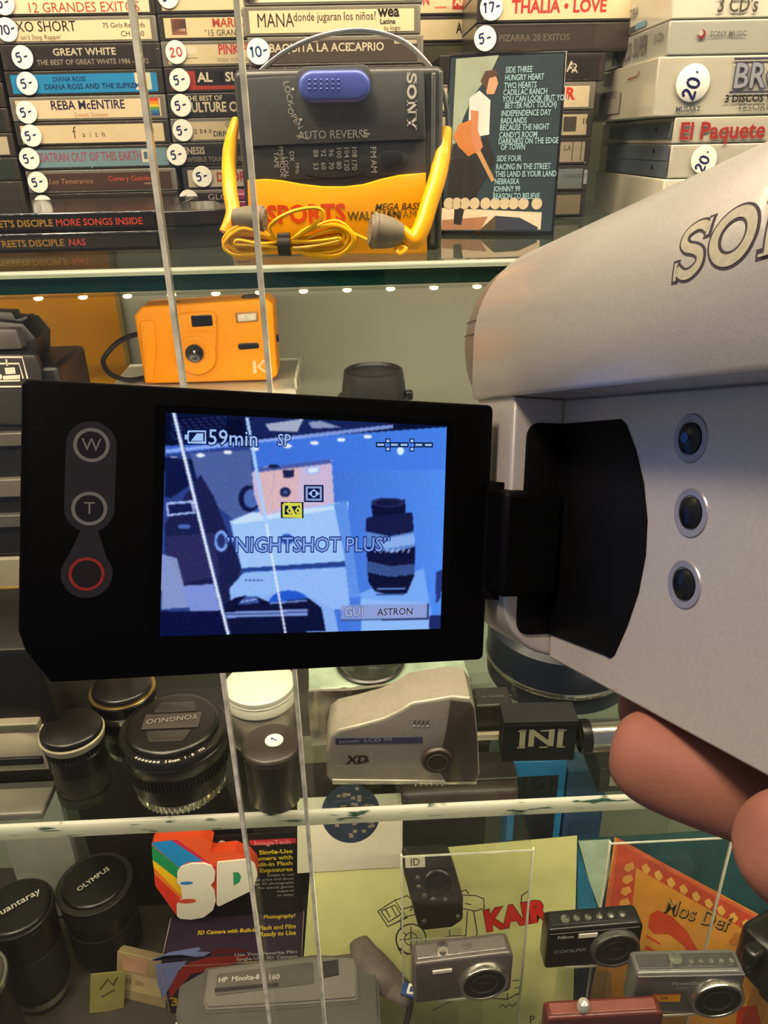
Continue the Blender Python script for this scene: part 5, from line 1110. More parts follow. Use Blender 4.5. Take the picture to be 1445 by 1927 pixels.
for r_ in (((-60, 672), (42, 672), (52, 712)), ((-60, 684), (36, 684), (44, 712)), ((-60, 718), (38, 716)), ((-60, 728), (40, 727))): f.stroke([iz(*p) for p in r_], 0.0011)
f.stroke([iz(12, 676), iz(14, 688)], 0.0011); f.poly([iz(*p) for p in ((9, 692), (28, 691), (30, 703), (11, 704))]); f.poly([iz(*p) for p in ((6, 707), (38, 705), (38, 713), (6, 714))]); f.ell(iz(-2, 708)[0], iz(-2, 708)[1], 0.0022)
f.put('line_drawing', wp, ic, (0, -0.0003, 0))
for zc_, h_, m_ in ((0.9, 0.010, gm3), (0.55, 0.014, mat('instant_mid', '#55504a', 0.4)), (0.30, 0.010, gm3)):
    rbox('bellows_band', (0.110, 0.006, h_), m_, ic, (-0.0575, 0.002, (iz(20, 800)[1])*zc_), r=0.001)
t = thing('support_carton', 'brown and white carton standing under the folding instant camera', 'box', (pl2.p.x-0.058, ty+0.001, ZM)); rbox('carton', (0.118, 0.075, 0.129), paper('#8a8272', 0.1), t, (0, 0.0385, 0.0645), r=0.001); rbox('gold_band', (0.1182, 0.0004, 0.030), paper('#a8823c', 0.2), t, (0, 0.0006, 0.090), r=0); rbox('dark_band', (0.1182, 0.0004, 0.040), paper('#2a2620', 0.2), t, (0, 0.0006, 0.030), r=0)
# box-type instant camera in front of it
px_r = atY(95, 1420, 0.415).x
ib = thing('box_instant_camera', 'black box-shaped instant camera with a cream picture slot at its foot', 'camera', (px_r-0.055, 0.415, ZM))
pl3 = Plane((px_r-0.055, 0.415, ZM)); bz = lambda px, py: pl3(px, py)
bh = 0.118
prism('body', roundpoly([(-0.055, 0.018), (0.066, 0.018), (0.062, bh), (-0.055, bh)], 0.004), 0.080, gm2, ib, (0, 0.004, 0), bev=0.003)
zb0, zb1 = bz(40, 1447)[1], bz(40, 1372)[1]
prism('slot_bezel', [(-0.055, zb0), (bz(95, 1442)[0], zb0), (bz(84, 1385)[0], zb1), (-0.055, zb1)], 0.010, mat('bezel_cream', '#d8caa6', 0.4, var=0.06), ib, (0, -0.002, 0), bev=0.0012)
rbox('picture_slot', (0.070, 0.004, 0.0060), mat('slot_black', '#080706', 0.5), ib, (bz(83, 1425)[0]-0.035, -0.0022, (bz(40, 1426)[1])), r=0.0004)
rbox('bezel_top', (0.088, 0.012, 0.007), mat('bezel_grey', '#77705f', 0.4), ib, (bz(80, 1385)[0]-0.044, 0.003, zb1+0.003), r=0.001)
box('film_door', (-0.055, -0.026, 0.0), (bz(96, 1447)[0], 0.004, 0.0062), mat('door_grey', '#6c6b5e', 0.35, var=0.08), ib, r=0.0015, seg=2)
box('foot', (-0.055, 0.004, 0.0), (0.060, 0.080, 0.019), gm2, ib, r=0.001)
# right of the screen: navy case, black lettered box, chrome tube, small tray
navy = mat('navy_case', '#1b2230', 0.35, var=0.1, vscale=40)
n0 = atZ(1035, 1345, ZM)
nc = thing('navy_case', 'dark navy round case with a bright metal zip line', 'case', (n0.x+0.020, n0.y+0.055, ZM))
lathe('case_body', [(0.0001, 0.0), (0.056, 0.0), (0.060, 0.003), (0.061, 0.018)], navy, nc, seg=64); lathe('zip', [(0.0612, 0.018), (0.0622, 0.0195), (0.0622, 0.0215), (0.0612, 0.023)], chrome, nc, seg=64); lathe('case_lid', [(0.061, 0.023), (0.0605, 0.050), (0.056, 0.055), (0.0001, 0.056)], navy, nc, seg=64)
for k in range(9):
    a = R(222+k*11); lathe('zip_tooth', [(0.0001, 0.0012), (0.0011, 0.0004)], chrome, nc, (0.0622*math.cos(a), 0.0622*math.sin(a), 0.0202), (PI/2, 0, a+PI/2), seg=8)
i0 = atZ(1012, 1432, ZM)
t = thing('black_box', 'black box with large cream serif letters in front of the navy case', 'box', (i0.x, i0.y, ZM), (0, 0, R(-2)))
rbox('carton', (0.052, 0.020, 0.032), paper('#17181a', 0.1), t, (0, 0.010, 0.016), r=0.0006); text('INI', 0.021, ink('#a8a684'), t, (0.001, -0.0003, 0.021), UP, bold=0.03, align='CENTER', sx=1.25)
for x_ in (-0.0135, 0.0025, 0.0150): Flat().rect(x_-0.0025, 0.0126, x_+0.0035, 0.0138).rect(x_-0.0025, 0.0278, x_+0.0035, 0.0290).put('serif', ink('#a8a684'), t, (0, -0.0003, 0))
rbox('lid', (0.053, 0.021, 0.005), paper('#1d1e20', 0.1), t, (0, 0.010, 0.0345), r=0.0006)
c0 = atZ(1120, 1420, ZM); t = thing('chrome_tube', 'shiny chrome tube lying beside the black lettered box', 'tube', (c0.x+0.004, c0.y+0.006, ZM+0.0125))
lathe('tube_body', [(0.0001, -0.002), (0.010, -0.002), (0.0118, 0.0), (0.0118, 0.060), (0.0001, 0.060)], chrome, t, (-0.012, 0, 0), (0, R(90), 0)); lathe('end_ring', [(0.0110, -0.004), (0.0125, -0.003), (0.0125, 0.003), (0.0118, 0.004)], lblk, t, (-0.012, 0, 0), (0, R(90), 0))
s0 = atZ(935, 1412, ZM); t = thing('clear_case', 'small clear case with a dark insert beside the wedge-shaped camera', 'case', (s0.x, s0.y+0.012, ZM)); rbox('shell', (0.034, 0.030, 0.040), acr, t, (0, 0.015, 0.02), r=0.002); rbox('insert', (0.028, 0.022, 0.026), plastic('#2a2824', 0.4), t, (0, 0.016, 0.015), r=0.002); rbox('cream_foot', (0.032, 0.004, 0.006), plastic('#b0a88e', 0.4), t, (0, 0.0, 0.0035), r=0.001)
# ================================================================== bottom of the case
# ---- lenses at the left
def base_of(px, py): return atZ(px, py, ZB)
b0 = base_of(212, 1792)
hO = atY(205, 1655, b0.y).z-ZB-0.004
lens('tall dark zoom lens with white script on its round cap, beside the colourful box', b0.x, b0.y, ZB, [('rear_cap', 0.012, 0.031, 0.031, lblk, 0), ('mount', 0.012, 0.033, 0.033, lgrey, 0), ('zoom_grip', 0.045, 0.0385, 0.0385, rubber, 100), ('barrel', 0.022, 0.0370, 0.0385, lblk, 0), ('focus_grip', 0.026, 0.0395, 0.0395, rubber, 110), ('front_rim', hO-0.117, 0.0405, 0.0415, lgrey, 0)], cap=dict(r=0.84, text='OLYMPUS', size=0.0088, rot=R(46)))
b0 = base_of(84, 1868)
hQ = atY(66, 1702, b0.y).z-ZB-0.004
lens('stout black lens with large white script on its cap', b0.x, b0.y, ZB, [('rear_cap', 0.010, 0.026, 0.026, lblk, 0), ('mount', 0.012, 0.029, 0.029, chrome, 0), ('aperture_ring', 0.012, 0.031, 0.031, lblk, 60), ('zoom_grip', 0.058, 0.034, 0.034, rubber, 0), ('barrel', hQ-0.100, 0.0345, 0.036, lblk, 0), ('front_rim', 0.008, 0.0372, 0.0372, lblk, 0)], cap=dict(r=0.92, text='Quantaray', size=0.0118, rot=R(38)))
b0 = base_of(8, 2010)
hC = atY(4, 1838, b0.y).z-ZB
lens('lens under a clear filter ring at the case side', b0.x, b0.y, ZB, [('rear_cap', 0.012, 0.026, 0.026, lblk, 0), ('barrel', hC-0.022, 0.030, 0.031, lblk, 0), ('filter_ring', 0.008, 0.0335, 0.0340, chrome, 0)], cap=dict(r=0.90), capm=mat('filter_grey', '#4a443e', 0.15))
t = thing('grey_board', 'plain grey board standing behind the stout lenses', 'board', atZ(75, 1600, ZB)+Vector((0.0, 0.0, 0))); t.location.y = 0.66; t.location.x = atY(75, 1600, 0.66).x
rbox('panel', (0.075, 0.010, 0.29), paper('#8c8a80', 0.08), t, (0, 0.005, 0.145), r=0.001); rbox('foot', (0.06, 0.03, 0.006), paper('#77756c', 0.08), t, (0, 0.015, 0.003), r=0.001)
t = thing('dark_carton', 'big black carton standing behind the lenses at the case bottom', 'box', (-0.265, 0.672, ZB)); rbox('carton', (0.190, 0.045, 0.305), paper('#1c1816', 0.15), t, (0.02, 0.0225, 0.1525), r=0.001); rbox('lid', (0.192, 0.046, 0.03), paper('#241f1c', 0.15), t, (0.02, 0.0225, 0.3195), r=0.001)
t = thing('brown_carton', 'tall dark brown carton standing behind the rainbow lettered box', 'box', (-0.075, 0.675, ZB)); rbox('carton', (0.135, 0.045, 0.29), paper('#3a322a', 0.2), t, (0, 0.0225, 0.145), r=0.001); rbox('lid', (0.137, 0.046, 0.03), paper('#463c31', 0.2), t, (0, 0.0225, 0.3045), r=0.001); rbox('label', (0.08, 0.0004, 0.04), paper('#77705c', 0.2), t, (0, -0.0001, 0.24), r=0)
c0 = base_of(268, 1905); t = thing('cassette_tape', 'beige tape cartridge leaning below the tall zoom lens', 'cassette', (c0.x+0.005, c0.y+0.008, ZB), (R(-20), 0, R(-16)))
rbox('shell', (0.062, 0.012, 0.055), paper('#9c8660', 0.12), t, (-0.01, 0.006, 0.0275), r=0.001); rbox('label', (0.050, 0.0004, 0.020), paper('#b89e72', 0.08), t, (-0.01, -0.0003, 0.022), r=0); text('455  255', 0.0072, ink('#5a4426'), t, (-0.032, -0.0008, 0.023), UP)
rbox('portrait_print', (0.030, 0.0004, 0.018), paper('#b58a6a', 0.25), t, (-0.018, -0.0003, 0.044), r=0)
c0 = base_of(195, 1925); t = thing('yellow_card', 'yellow printed card standing among the lenses', 'card', (c0.x, c0.y+0.012, ZB), (R(-12), R(10), R(10)))
rbox('card', (0.036, 0.002, 0.050), paper('#8c8448', 0.12), t, (0, 0.001, 0.025), r=0.0003); Flat().stroke([(-0.008, 0.030), (0.0, 0.042), (0.006, 0.034), (0.010, 0.044)], 0.002).stroke([(-0.006, 0.020), (0.008, 0.028)], 0.002).put('print', ink('#4a4426'), t, (0, -0.0003, 0))

# ---- box of the single-use camera with big colourful letters
Yc_, Zt_, Yf_ = 0.592, -0.780, 0.535
bxL = atY(296, 1800, Yf_).x; bxR = atY(566, 1800, Yf_).x
cb = thing('camera_box', 'purple and black camera carton with big rainbow sided letters', 'box', ((bxL+bxR)/2, Yf_, ZB))
bw = bxR-bxL; purp = paper('#2a1830', 0.12); blackc = paper('#120d10', 0.1)
rbox('carton', (bw, Yc_-Yf_, Zt_-ZB), purp, cb, (0, (Yc_-Yf_)/2, (Zt_-ZB)/2), r=0.0018)
ch = atY(430, 1572, Yc_).z-ZB
rbox('hang_card', (bw*0.97, 0.0016, ch), blackc, cb, (0.002, Yc_-Yf_+0.001, ch/2), r=0.0005)
for s in (-1, 1): tube('worn_edge', [(s*bw/2, 0.0005, 0.004), (s*bw/2, -0.0002, (Zt_-ZB)-0.002), (s*bw/2, Yc_-Yf_, Zt_-ZB)], 0.0006, paper('#a8988c', 0.2), cb, seg=5)
tube('worn_edge', [(-bw/2, 0.0002, Zt_-ZB), (bw/2, 0.0002, Zt_-ZB)], 0.0006, paper('#8c7c78', 0.4), cb, seg=5)
def z5(zx, zy): return (260+zx*0.3045, 1540+zy*0.3045)
plC = Plane((cb.location.x, Yc_, ZB)); plL = Plane((cb.location.x, 0.577, ZB))
def lg(name, pts, col, y): return Flat().poly([plL(*z5(*p)) for p in pts]).put(name, ink(col), cb, (0, 0.577-Yf_-y, 0))
back = [(82, 160), (95, 145), (205, 133), (400, 113), (458, 148), (445, 205), (465, 215), (600, 200), (685, 238), (728, 290), (738, 345), (722, 400), (690, 440), (500, 534), (478, 520), (460, 565), (400, 602), (330, 614), (260, 609), (238, 595), (105, 412), (98, 300)]
prism('letter_block', [plL(*z5(*p)) for p in back], 0.013, ink('#d8481e'), cb, (0, 0.577-Yf_, 0))
lg('blue_side', [(84, 158), (95, 147), (208, 134), (405, 262), (300, 272), (252, 302)], '#1f86c8', 0.0002)
lg('magenta_side', [(205, 134), (245, 130), (480, 290), (480, 345), (400, 262)], '#c8284c', 0.0003)
lg('orange_top', [(240, 130), (400, 113), (458, 148), (445, 205), (465, 215), (600, 200), (685, 240), (488, 258), (480, 300)], '#e8582a', 0.0004)
lg('green_side', [(84, 165), (252, 302), (246, 375), (90, 258)], '#1f8c54', 0.0003)
lg('yellow_side', [(90, 255), (246, 375), (272, 400), (270, 482), (97, 305)], '#f4c01c', 0.0004)
lg('amber_side', [(96, 300), (270, 480), (250, 505), (102, 355)], '#ee7a22', 0.0005)
lg('red_side', [(100, 340), (258, 490), (242, 525), (240, 600), (105, 412)], '#e03a24', 0.0006)
three = [(245, 318), (268, 290), (330, 270), (410, 268), (455, 285), (478, 325), (472, 375), (446, 404), (474, 440), (481, 500), (464, 555), (405, 600), (330, 613), (262, 608), (243, 592), (240, 525), (275, 480), (268, 410), (244, 385)]
prism('numeral', roundpoly([plL(*z5(*p)) for p in three], 0.0015, 3), 0.002, ink('#ece2cc'), cb, (0, 0.577-Yf_-0.0026, 0))
c_ = plL(*z5(302, 386)); Flat().ell(c_[0], c_[1], 0.0068, 0.0026).put('numeral_notch', ink('#2f7fc4'), cb, (0, 0.577-Yf_-0.0029, 0)); c_ = plL(*z5(305, 497)); Flat().ell(c_[0], c_[1], 0.0098, 0.0036).put('numeral_notch', ink('#d2502e'), cb, (0, 0.577-Yf_-0.0029, 0))
dd = [(488, 262), (680, 243), (722, 275), (738, 340), (720, 400), (690, 440), (500, 532), (487, 520)]
prism('letter', roundpoly([plL(*z5(*p)) for p in dd], 0.002, 3), 0.002, ink('#ece2cc'), cb, (0, 0.577-Yf_-0.0026, 0))
lg('letter_hole', [(590, 318), (622, 320), (638, 342), (630, 378), (592, 402)], '#2c9460', 0.0029)
def ctext(s, zx, zy, size, col, al='RIGHT', bold=0.015, sx=1.0):
    x_, z_ = plC(*z5(zx, zy)); text(s, size, ink(col), cb, (x_, Yc_-Yf_-0.0001, z_), UP, bold=bold, align=al, sx=sx)
x0_, z0_ = plC(*z5(690, 165)); x1_, z1_ = plC(*z5(975, 122)); rbox('red_bar', (x1_-x0_, 0.0004, z1_-z0_), ink('#c42c34'), cb, ((x0_+x1_)/2, Yc_-Yf_-0.0002, (z0_+z1_)/2), r=0)
x_, z_ = plC(*z5(945, 142)); text('ImageTech', 0.0090, ink('#e88a84'), cb, (x_, Yc_-Yf_-0.0006, z_), UP, bold=0.02, align='RIGHT')
for k, s in enumerate(('Single-Use', 'Camera with', 'Built-in Flash', 'Exposures')): ctext(s, 955, 202+k*37, 0.0086, '#e0c420', bold=0.03)
for k, s in enumerate(('Simple to use', 'just point and shoot', 'great 3D photographs', 'No special glasses', 'required', 'to enjoy')): ctext(s, 962, 345+k*25, 0.0054, '#c8c2b8', bold=0.005)
ctext('\u25cf', 520, 155, 0.010, '#d8d4c8', 'CENTER')
f = Flat().stroke([plC(*z5(*p)) for p in ((470, 195), (600, 185), (640, 160), (590, 150))], 0.0012, smooth=4); f.put('swoosh', ink('#a8a49a'), cb, (0, Yc_-Yf_-0.0001, 0))
# print on the sloping top and the front of the carton
ztop = Zt_-ZB+0.0003
def tpos(zx, zy): p = atZ(*z5(zx, zy), Zt_); return (p.x-cb.location.x, p.y-Yf_)
for s, zx, zy, sz in (('Put the Fun Back in', 975, 560, 0.0066), ('Photography!', 972, 602, 0.0066), ('Flash and Film', 975, 668, 0.0072), ('Ready to Use', 975, 708, 0.0072), ('3D Camera with Built-in', 735, 690, 0.0066)):
    x_, y_ = tpos(zx, zy); text(s, sz, ink('#d8b820'), cb, (x_, y_, ztop), (0, 0, 0), bold=0.02, align='RIGHT', sx=1.0)
def tpoly(n_, pts, col): Flat().poly([tpos(*p) for p in pts]).put(n_, ink(col), cb, (0, 0, ztop))
tpoly('light_streak', [(110, 852), (240, 790), (420, 752), (430, 770), (400, 790), (480, 795), (470, 825), (130, 862)], '#8a96cc')
tpoly('light_streak_blue', [(110, 858), (200, 820), (300, 815), (380, 835), (130, 864)], '#4a5ab0')
tpoly('red_glow', [(430, 830), (520, 770), (600, 760), (660, 770), (720, 795), (560, 815)], '#6a2026')
plF = Plane((cb.location.x, Yf_, ZB))
def fpoly(n_, pts, col): Flat().poly([plF(*z5(*p)) for p in pts]).put(n_, ink(col), cb, (0, -0.0002, 0))
fpoly('red_glow', [(330, 885), (450, 855), (700, 840), (640, 880), (520, 925), (330, 960), (240, 1060), (200, 1120), (190, 1060), (250, 940)], '#9a2c22')
fpoly('light_streak', [(105, 900), (300, 880), (250, 950), (190, 1050), (150, 1120), (120, 1010)], '#7d84b4')
for k, (s, col) in enumerate((('Use Your Favorite Film', '#d0c8c0'), ('Single-Use 3D Camera', '#d0c8c0'), ('WITH ONE FLASH', '#d8b820'))):
    x_, z_ = plF(*z5(985, 822+k*28)); text(s, 0.0070, ink(col), cb, (x_, -0.0004, z_), UP, bold=0.02, align='RIGHT')
x_, z_ = plF(*z5(195, 1135)); text('3', 0.020, ink('#b89a20'), cb, (x_, -0.0004, z_), UP, bold=0.03)

# ---- grey video deck on a white carton
zd = -0.735
deck_px = [(330, 1905), (337, 1852), (383, 1826), (601, 1798), (660, 1791), (692, 1796), (712, 1822), (716, 1926), (700, 1990), (345, 1995)]
dk = thing('video_deck', 'flat grey portable recorder with a framed lid and small white print', 'recorder', (-0.10, 0.42, -0.795))
def dz(px, py, z=zd): p = atZ(px, py, z); return (p.x+0.10, p.y-0.42)
def hprism(name, pts, z0, h, m, par, bev=0.001): 
    P_ = [(x, -y) for x, y in pts]            # x-z prism laid flat
    return prism(name, P_, h, m, par, (0, 0, z0), (R(90)*-1, 0, 0), bev)
def slab(name, pts, ztop_, h, m, par, bev=0.001):
    bm = bmesh.new(); a = [bm.verts.new((x, y, ztop_)) for x, y in pts]; b = [bm.verts.new((x, y, ztop_-h)) for x, y in pts]
    n = len(pts); f1 = bm.faces.new(a); bm.faces.new(b[::-1])
    for i in range(n): bm.faces.new((a[i], b[i], b[(i+1) % n], a[(i+1) % n]))
    bmesh.ops.recalc_face_normals(bm, faces=bm.faces)
    if bev: bmesh.ops.bevel(bm, geom=f1.edges[:], offset=bev, segments=2, affect='EDGES')
    me = bpy.data.meshes.new('m'); bm.to_mesh(me); bm.free(); return put(name, me, m, par)
dkm = mat('deck_grey', '#4c4a45', 0.4, var=0.06); dkm2 = mat('deck_grey_light', '#6a665f', 0.35, var=0.06); dkm3 = mat('deck_line', '#24221f', 0.5)
slab('body', roundpoly([dz(*p) for p in deck_px], 0.004), 0.060, 0.060, dkm, dk, 0.003)
lidp = [(392, 1827), (594, 1803), (670, 1806), (674, 1884), (560, 1893), (390, 1903), (383, 1890)]
slab('lid_gap', roundpoly([dz(*p) for p in [(386, 1823), (594, 1798), (676, 1801), (680, 1889), (560, 1898), (384, 1909), (376, 1890)]], 0.003), 0.0606, 0.001, dkm, dk, 0)
ld = slab('lid', roundpoly([dz(*p) for p in lidp], 0.004), 0.0640, 0.0035, dkm2, dk, 0.002)
slab('lid_window', roundpoly([dz(*p) for p in [(410, 1838), (590, 1815), (592, 1856), (405, 1880)]], 0.003), 0.0646, 0.0008, mat('deck_window', '#55524c', 0.2), dk, 0.0004)
slab('key_block', [dz(*p) for p in [(608, 1816), (636, 1812), (638, 1840), (610, 1846)]], 0.0660, 0.002, dkm3, dk, 0.0006)
x_, y_ = dz(412, 1851); text('HP  Minolta-8', 0.0070, ink('#b4b0a4'), dk, (x_, y_, 0.0650), (0, 0, R(2)), bold=0.02); x_, y_ = dz(505, 1846); text('160', 0.0075, ink('#b4b0a4'), dk, (x_, y_, 0.0650), (0, 0, R(2)), bold=0.02)
slab('print_bar', [dz(*p) for p in [(405, 1866), (525, 1855), (525, 1862), (405, 1873)]], 0.0649, 0.0004, dkm3, dk, 0)
t = thing('white_carton', 'low white carton under the grey recorder', 'box', (-0.105, 0.372, ZB)); rbox('carton', (0.20, 0.115, 0.0640), paper('#d4cec0', 0.05), t, (0, 0.0575, 0.0320), r=0.001); rbox('seam', (0.0008, 0.116, 0.0642), paper('#8c8678', 0.05), t, (0.03, 0.0575, 0.0321), r=0)
# brown padded strap with a small tag
sp_ = [atZ(675, 1770, -0.735), atZ(690, 1800, -0.735), atZ(715, 1830, -0.742), atZ(742, 1856, -0.752), atZ(765, 1876, -0.748), atZ(772, 1895, -0.775), atZ(745, 1990, -0.856)]
t = thing('padded_strap', 'grey-brown padded strap with a blue and white tag beside the recorder', 'strap', (sp_[3].x, sp_[3].y, ZB))
P_ = cat([p-Vector((sp_[3].x, sp_[3].y, ZB)) for p in sp_], 6)
tube('pad', P_, [0.006+0.010*math.sin(PI*min(1, (i+4)/(len(P_)*0.85)))**1 for i in range(len(P_))], mat('pad_brown', '#5a5048', 0.75, var=0.25, vscale=60, bump=0.3), t, seg=12, flat=0.5)
tg = atZ(775, 1865, -0.74)-Vector((sp_[3].x, sp_[3].y, ZB)); rbox('tag', (0.020, 0.012, 0.003), plastic('#23407c', 0.4), t, tg, (0, 0, R(-20)), r=0.001); text('D', 0.013, WHITE, t, tg+Vector((0.0, 0.0, 0.0017)), (0, 0, R(-20)), bold=0.04, align='CENTER')

# ---- posters leaning back, seen through the clear risers
LEAN = R(25); up = (0, math.sin(LEAN), math.cos(LEAN))
pp = Plane((0, 0.492, ZB+0.001), (1, 0, 0), up)
def sheet(name, label, cat_, px, col, lift, th=0.0012, v=0.05):
    P_ = [pp(*p) for p in px]; zmn = min(z for x, z in P_); x0 = sum(x for x, z in P_)/len(P_)
    t = thing(name, label, cat_); m_ = pp.m.copy(); m_.translation = pp.m@Vector((x0, -lift, max(zmn, 0.0))); t.matrix_world = m_
    z0 = max(zmn, 0.0)
    prism('sheet', [(x-x0, z-z0) for x, z in P_], th, paper(col, v), t)
    return t, (lambda *p: (pp(*p)[0]-x0, pp(*p)[1]-z0))
po, pz = sheet('yellow_poster', 'pale yellow poster with ink drawings of cameras and red block letters', 'poster', [(585, 1618), (1086, 1573), (1077, 1955), (560, 1958)], '#c9c483', 0.0)
def z6(zx, zy): return pz(580+zx*420/1445, 1540+zy*387/1331)
inkm = ink('#2c2c1a')
def draw(name, lines, w=0.0011, m=inkm, sm=0):
    f = Flat()
    for l in lines: f.stroke([z6(*p) for p in l], w, smooth=sm)
    f.put(name, m, po, (0, -0.0002, 0))
draw('box_drawing', [[(450, 600), (560, 530), (600, 590), (640, 640), (515, 700), (450, 600)], [(470, 600), (560, 560), (600, 620), (520, 670), (470, 600)], [(500, 590), (530, 640)], [(540, 575), (570, 630)], [(560, 530), (640, 500), (690, 540), (660, 600)], [(600, 590), (700, 560)], [(620, 640), (700, 620)], [(600, 640), (600, 720), (640, 760)]])
f = Flat(); c_ = z6(665, 780); f.ring(c_[0], c_[1], 0.0150, 0.0166); f.ring(c_[0], c_[1], 0.0062, 0.0072); f.put('wheel_drawing', inkm, po, (0, -0.0002, 0))
draw('wheel_spokes', [[(665, 700), (665, 860)], [(590, 785), (740, 775)], [(600, 840), (640, 880), (700, 870)], [(580, 840), (620, 900)]])
draw('tripod_camera_drawing', [[(990, 475), (1020, 462), (1040, 490)], [(985, 495), (1085, 500), (1135, 520), (1140, 580), (1080, 600), (985, 580)], [(1030, 600), (1020, 760)], [(1070, 600), (1095, 745)], [(1095, 745), (1085, 760)], [(1015, 550), (1055, 558)], [(840, 780), (920, 760), (1020, 760)], [(915, 720), (915, 760)]])
draw('camera_drawing', [[(1140, 1160), (1290, 1170), (1380, 1120), (1380, 1045), (1320, 1050)], [(1290, 1170), (1290, 1130)], [(1335, 1100), (1370, 1090), (1365, 1140), (1335, 1140)], [(800, 1245), (960, 1165)], [(1380, 560), (1380, 500), (1440, 460)], [(1380, 560), (1445, 580)]])
draw('signature', [[(1235, 1225), (1260, 1205), (1280, 1222), (1300, 1200), (1320, 1215), (1350, 1190)]], 0.0009, sm=3)
rd = ink('#c4281c')
x_, z_ = z6(1142, 672)
for nm_, m_, bo_, li_ in (('letter_outline', inkm, 0.075, 0.0003), ('block_letters', rd, 0.055, 0.0005)):
    o = text('KAIR', 0.0300, m_, po, (x_, -li_, z_), UP, bold=bo_, sx=1.02, name=nm_); o.rotation_euler = (PI/2, R(-8), 0)
x_, z_ = z6(1430, 1305); text('P . D S', 0.012, inkm, po, (x_, -0.0002, z_), UP)
wc, wz_ = sheet('white_card', 'white card with a round dark photograph overlapping the yellow poster', 'card', [(560, 1500), (757, 1490), (757, 1628), (560, 1640)], '#b9b09c', 0.004)
c_ = wz_(660, 1528); f = Flat().ell(c_[0], c_[1], 0.031, n=40); f.put('round_photograph', paper('#222a3a', 0.5), wc, (0, -0.0002, 0)); 
f = Flat(); rq = random.Random(4)
for k in range(40):
    a = rq.uniform(0, 2*PI); rr_ = 0.026*math.sqrt(rq.random()); f.rect(c_[0]+rr_*math.cos(a), c_[1]+rr_*math.sin(a), c_[0]+rr_*math.cos(a)+0.004, c_[1]+rr_*math.sin(a)+0.003)
f.put('photograph_detail', paper('#7a6a5c', 0.4), wc, (0, -0.0004, 0))
tb_, tz_ = sheet('teal_board', 'dark teal printed board behind the orange sheet', 'board', [(1088, 1582), (1520, 1555), (1540, 1960), (1083, 1956)], '#1f4248', -0.004, v=0.25)
Flat().poly([tz_(*p) for p in ((1090, 1585), (1150, 1582), (1150, 1640), (1132, 1720), (1110, 1660))]).put('pale_print', paper('#9fb09c', 0.2), tb_, (0, -0.0003, 0)); Flat().poly([tz_(*p) for p in ((1089, 1600), (1112, 1665), (1130, 1730), (1088, 1735))]).put('blue_print', paper('#2a6a8c', 0.25), tb_, (0, -0.0003, 0)); Flat().poly([tz_(*p) for p in ((1088, 1800), (1150, 1800), (1150, 1955), (1086, 1955))]).put('navy_print', paper('#252a44', 0.2), tb_, (0, -0.0003, 0))
og, oz_ = sheet('orange_sheet', 'orange and red music flyer set at a slant', 'poster', [(1155, 1573), (1432, 1722), (1520, 1850), (1500, 1962), (1100, 1962), (1134, 1727)], '#cf8a34', 0.003, v=0.15)
def oz(zx, zy): return oz_(960+zx*485/1445, 1540+zy*387/1153)
def op(n_, pts, col, l=0.0003): Flat().poly([oz(*p) for p in pts]).put(n_, paper(col, 0.15), og, (0, -l, 0))
op('red_border', [(595, 100), (1395, 545), (1420, 610), (1350, 640), (700, 270), (670, 560), (515, 550)], '#b8452c')
op('outer_band', [(595, 100), (1395, 545), (1400, 570), (600, 130), (545, 550), (515, 550)], '#c8603c', 0.0005)
for k in range(9):
    x, y = 730+70*k, 258+39*k; op('border_curl', [(x, y), (x+26, y-16), (x+50, y+22), (x+30, y+45), (x+8, y+30)], '#d8a050', 0.0006)
for k in range(5):
    x, y = 640-9*k, 250+66*k; op('border_curl', [(x, y), (x+40, y-12), (x+52, y+20), (x+14, y+44), (x-10, y+26)], '#d09048', 0.0006)
op('red_hood', [(765, 600), (775, 530), (820, 505), (900, 540), (980, 620), (1040, 720), (1110, 820), (1060, 830), (960, 700), (880, 640), (800, 640)], '#c4421f', 0.0005)
op('face', [(800, 600), (850, 590), (930, 660), (1040, 800), (860, 790), (780, 690)], '#d8923a', 0.0004)
op('red_lines', [(750, 700), (840, 750), (835, 765), (750, 720)], '#c4421f', 0.0006); op('red_lines', [(755, 640), (835, 690), (830, 700), (755, 655)], '#c4421f', 0.0006)
op('orange_patch', [(1265, 1050), (1370, 1035), (1400, 1153), (1255, 1153)], '#cc3a1a', 0.0006); op('brown_patch', [(470, 840), (560, 850), (560, 1100), (420, 1100)], '#a4774a', 0.0006)
x_, z_ = oz(858, 480); o = text('Mos Def', 0.0230, ink('#3a2a18'), og, (x_, -0.0009, z_), UP, bold=0.03, sx=0.92); o.rotation_euler = (PI/2, R(20), 0)
x_, z_ = oz(855, 474); o = text('Mos Def', 0.0230, ink('#b98a48'), og, (x_, -0.0012, z_), UP, bold=0.0, sx=0.92); o.rotation_euler = (PI/2, R(20), 0)
x_, z_ = oz(1225, 660); o = text('&', 0.020, ink('#b86a2c'), og, (x_, -0.0010, z_), UP, bold=0.03); o.rotation_euler = (PI/2, R(20), 0)

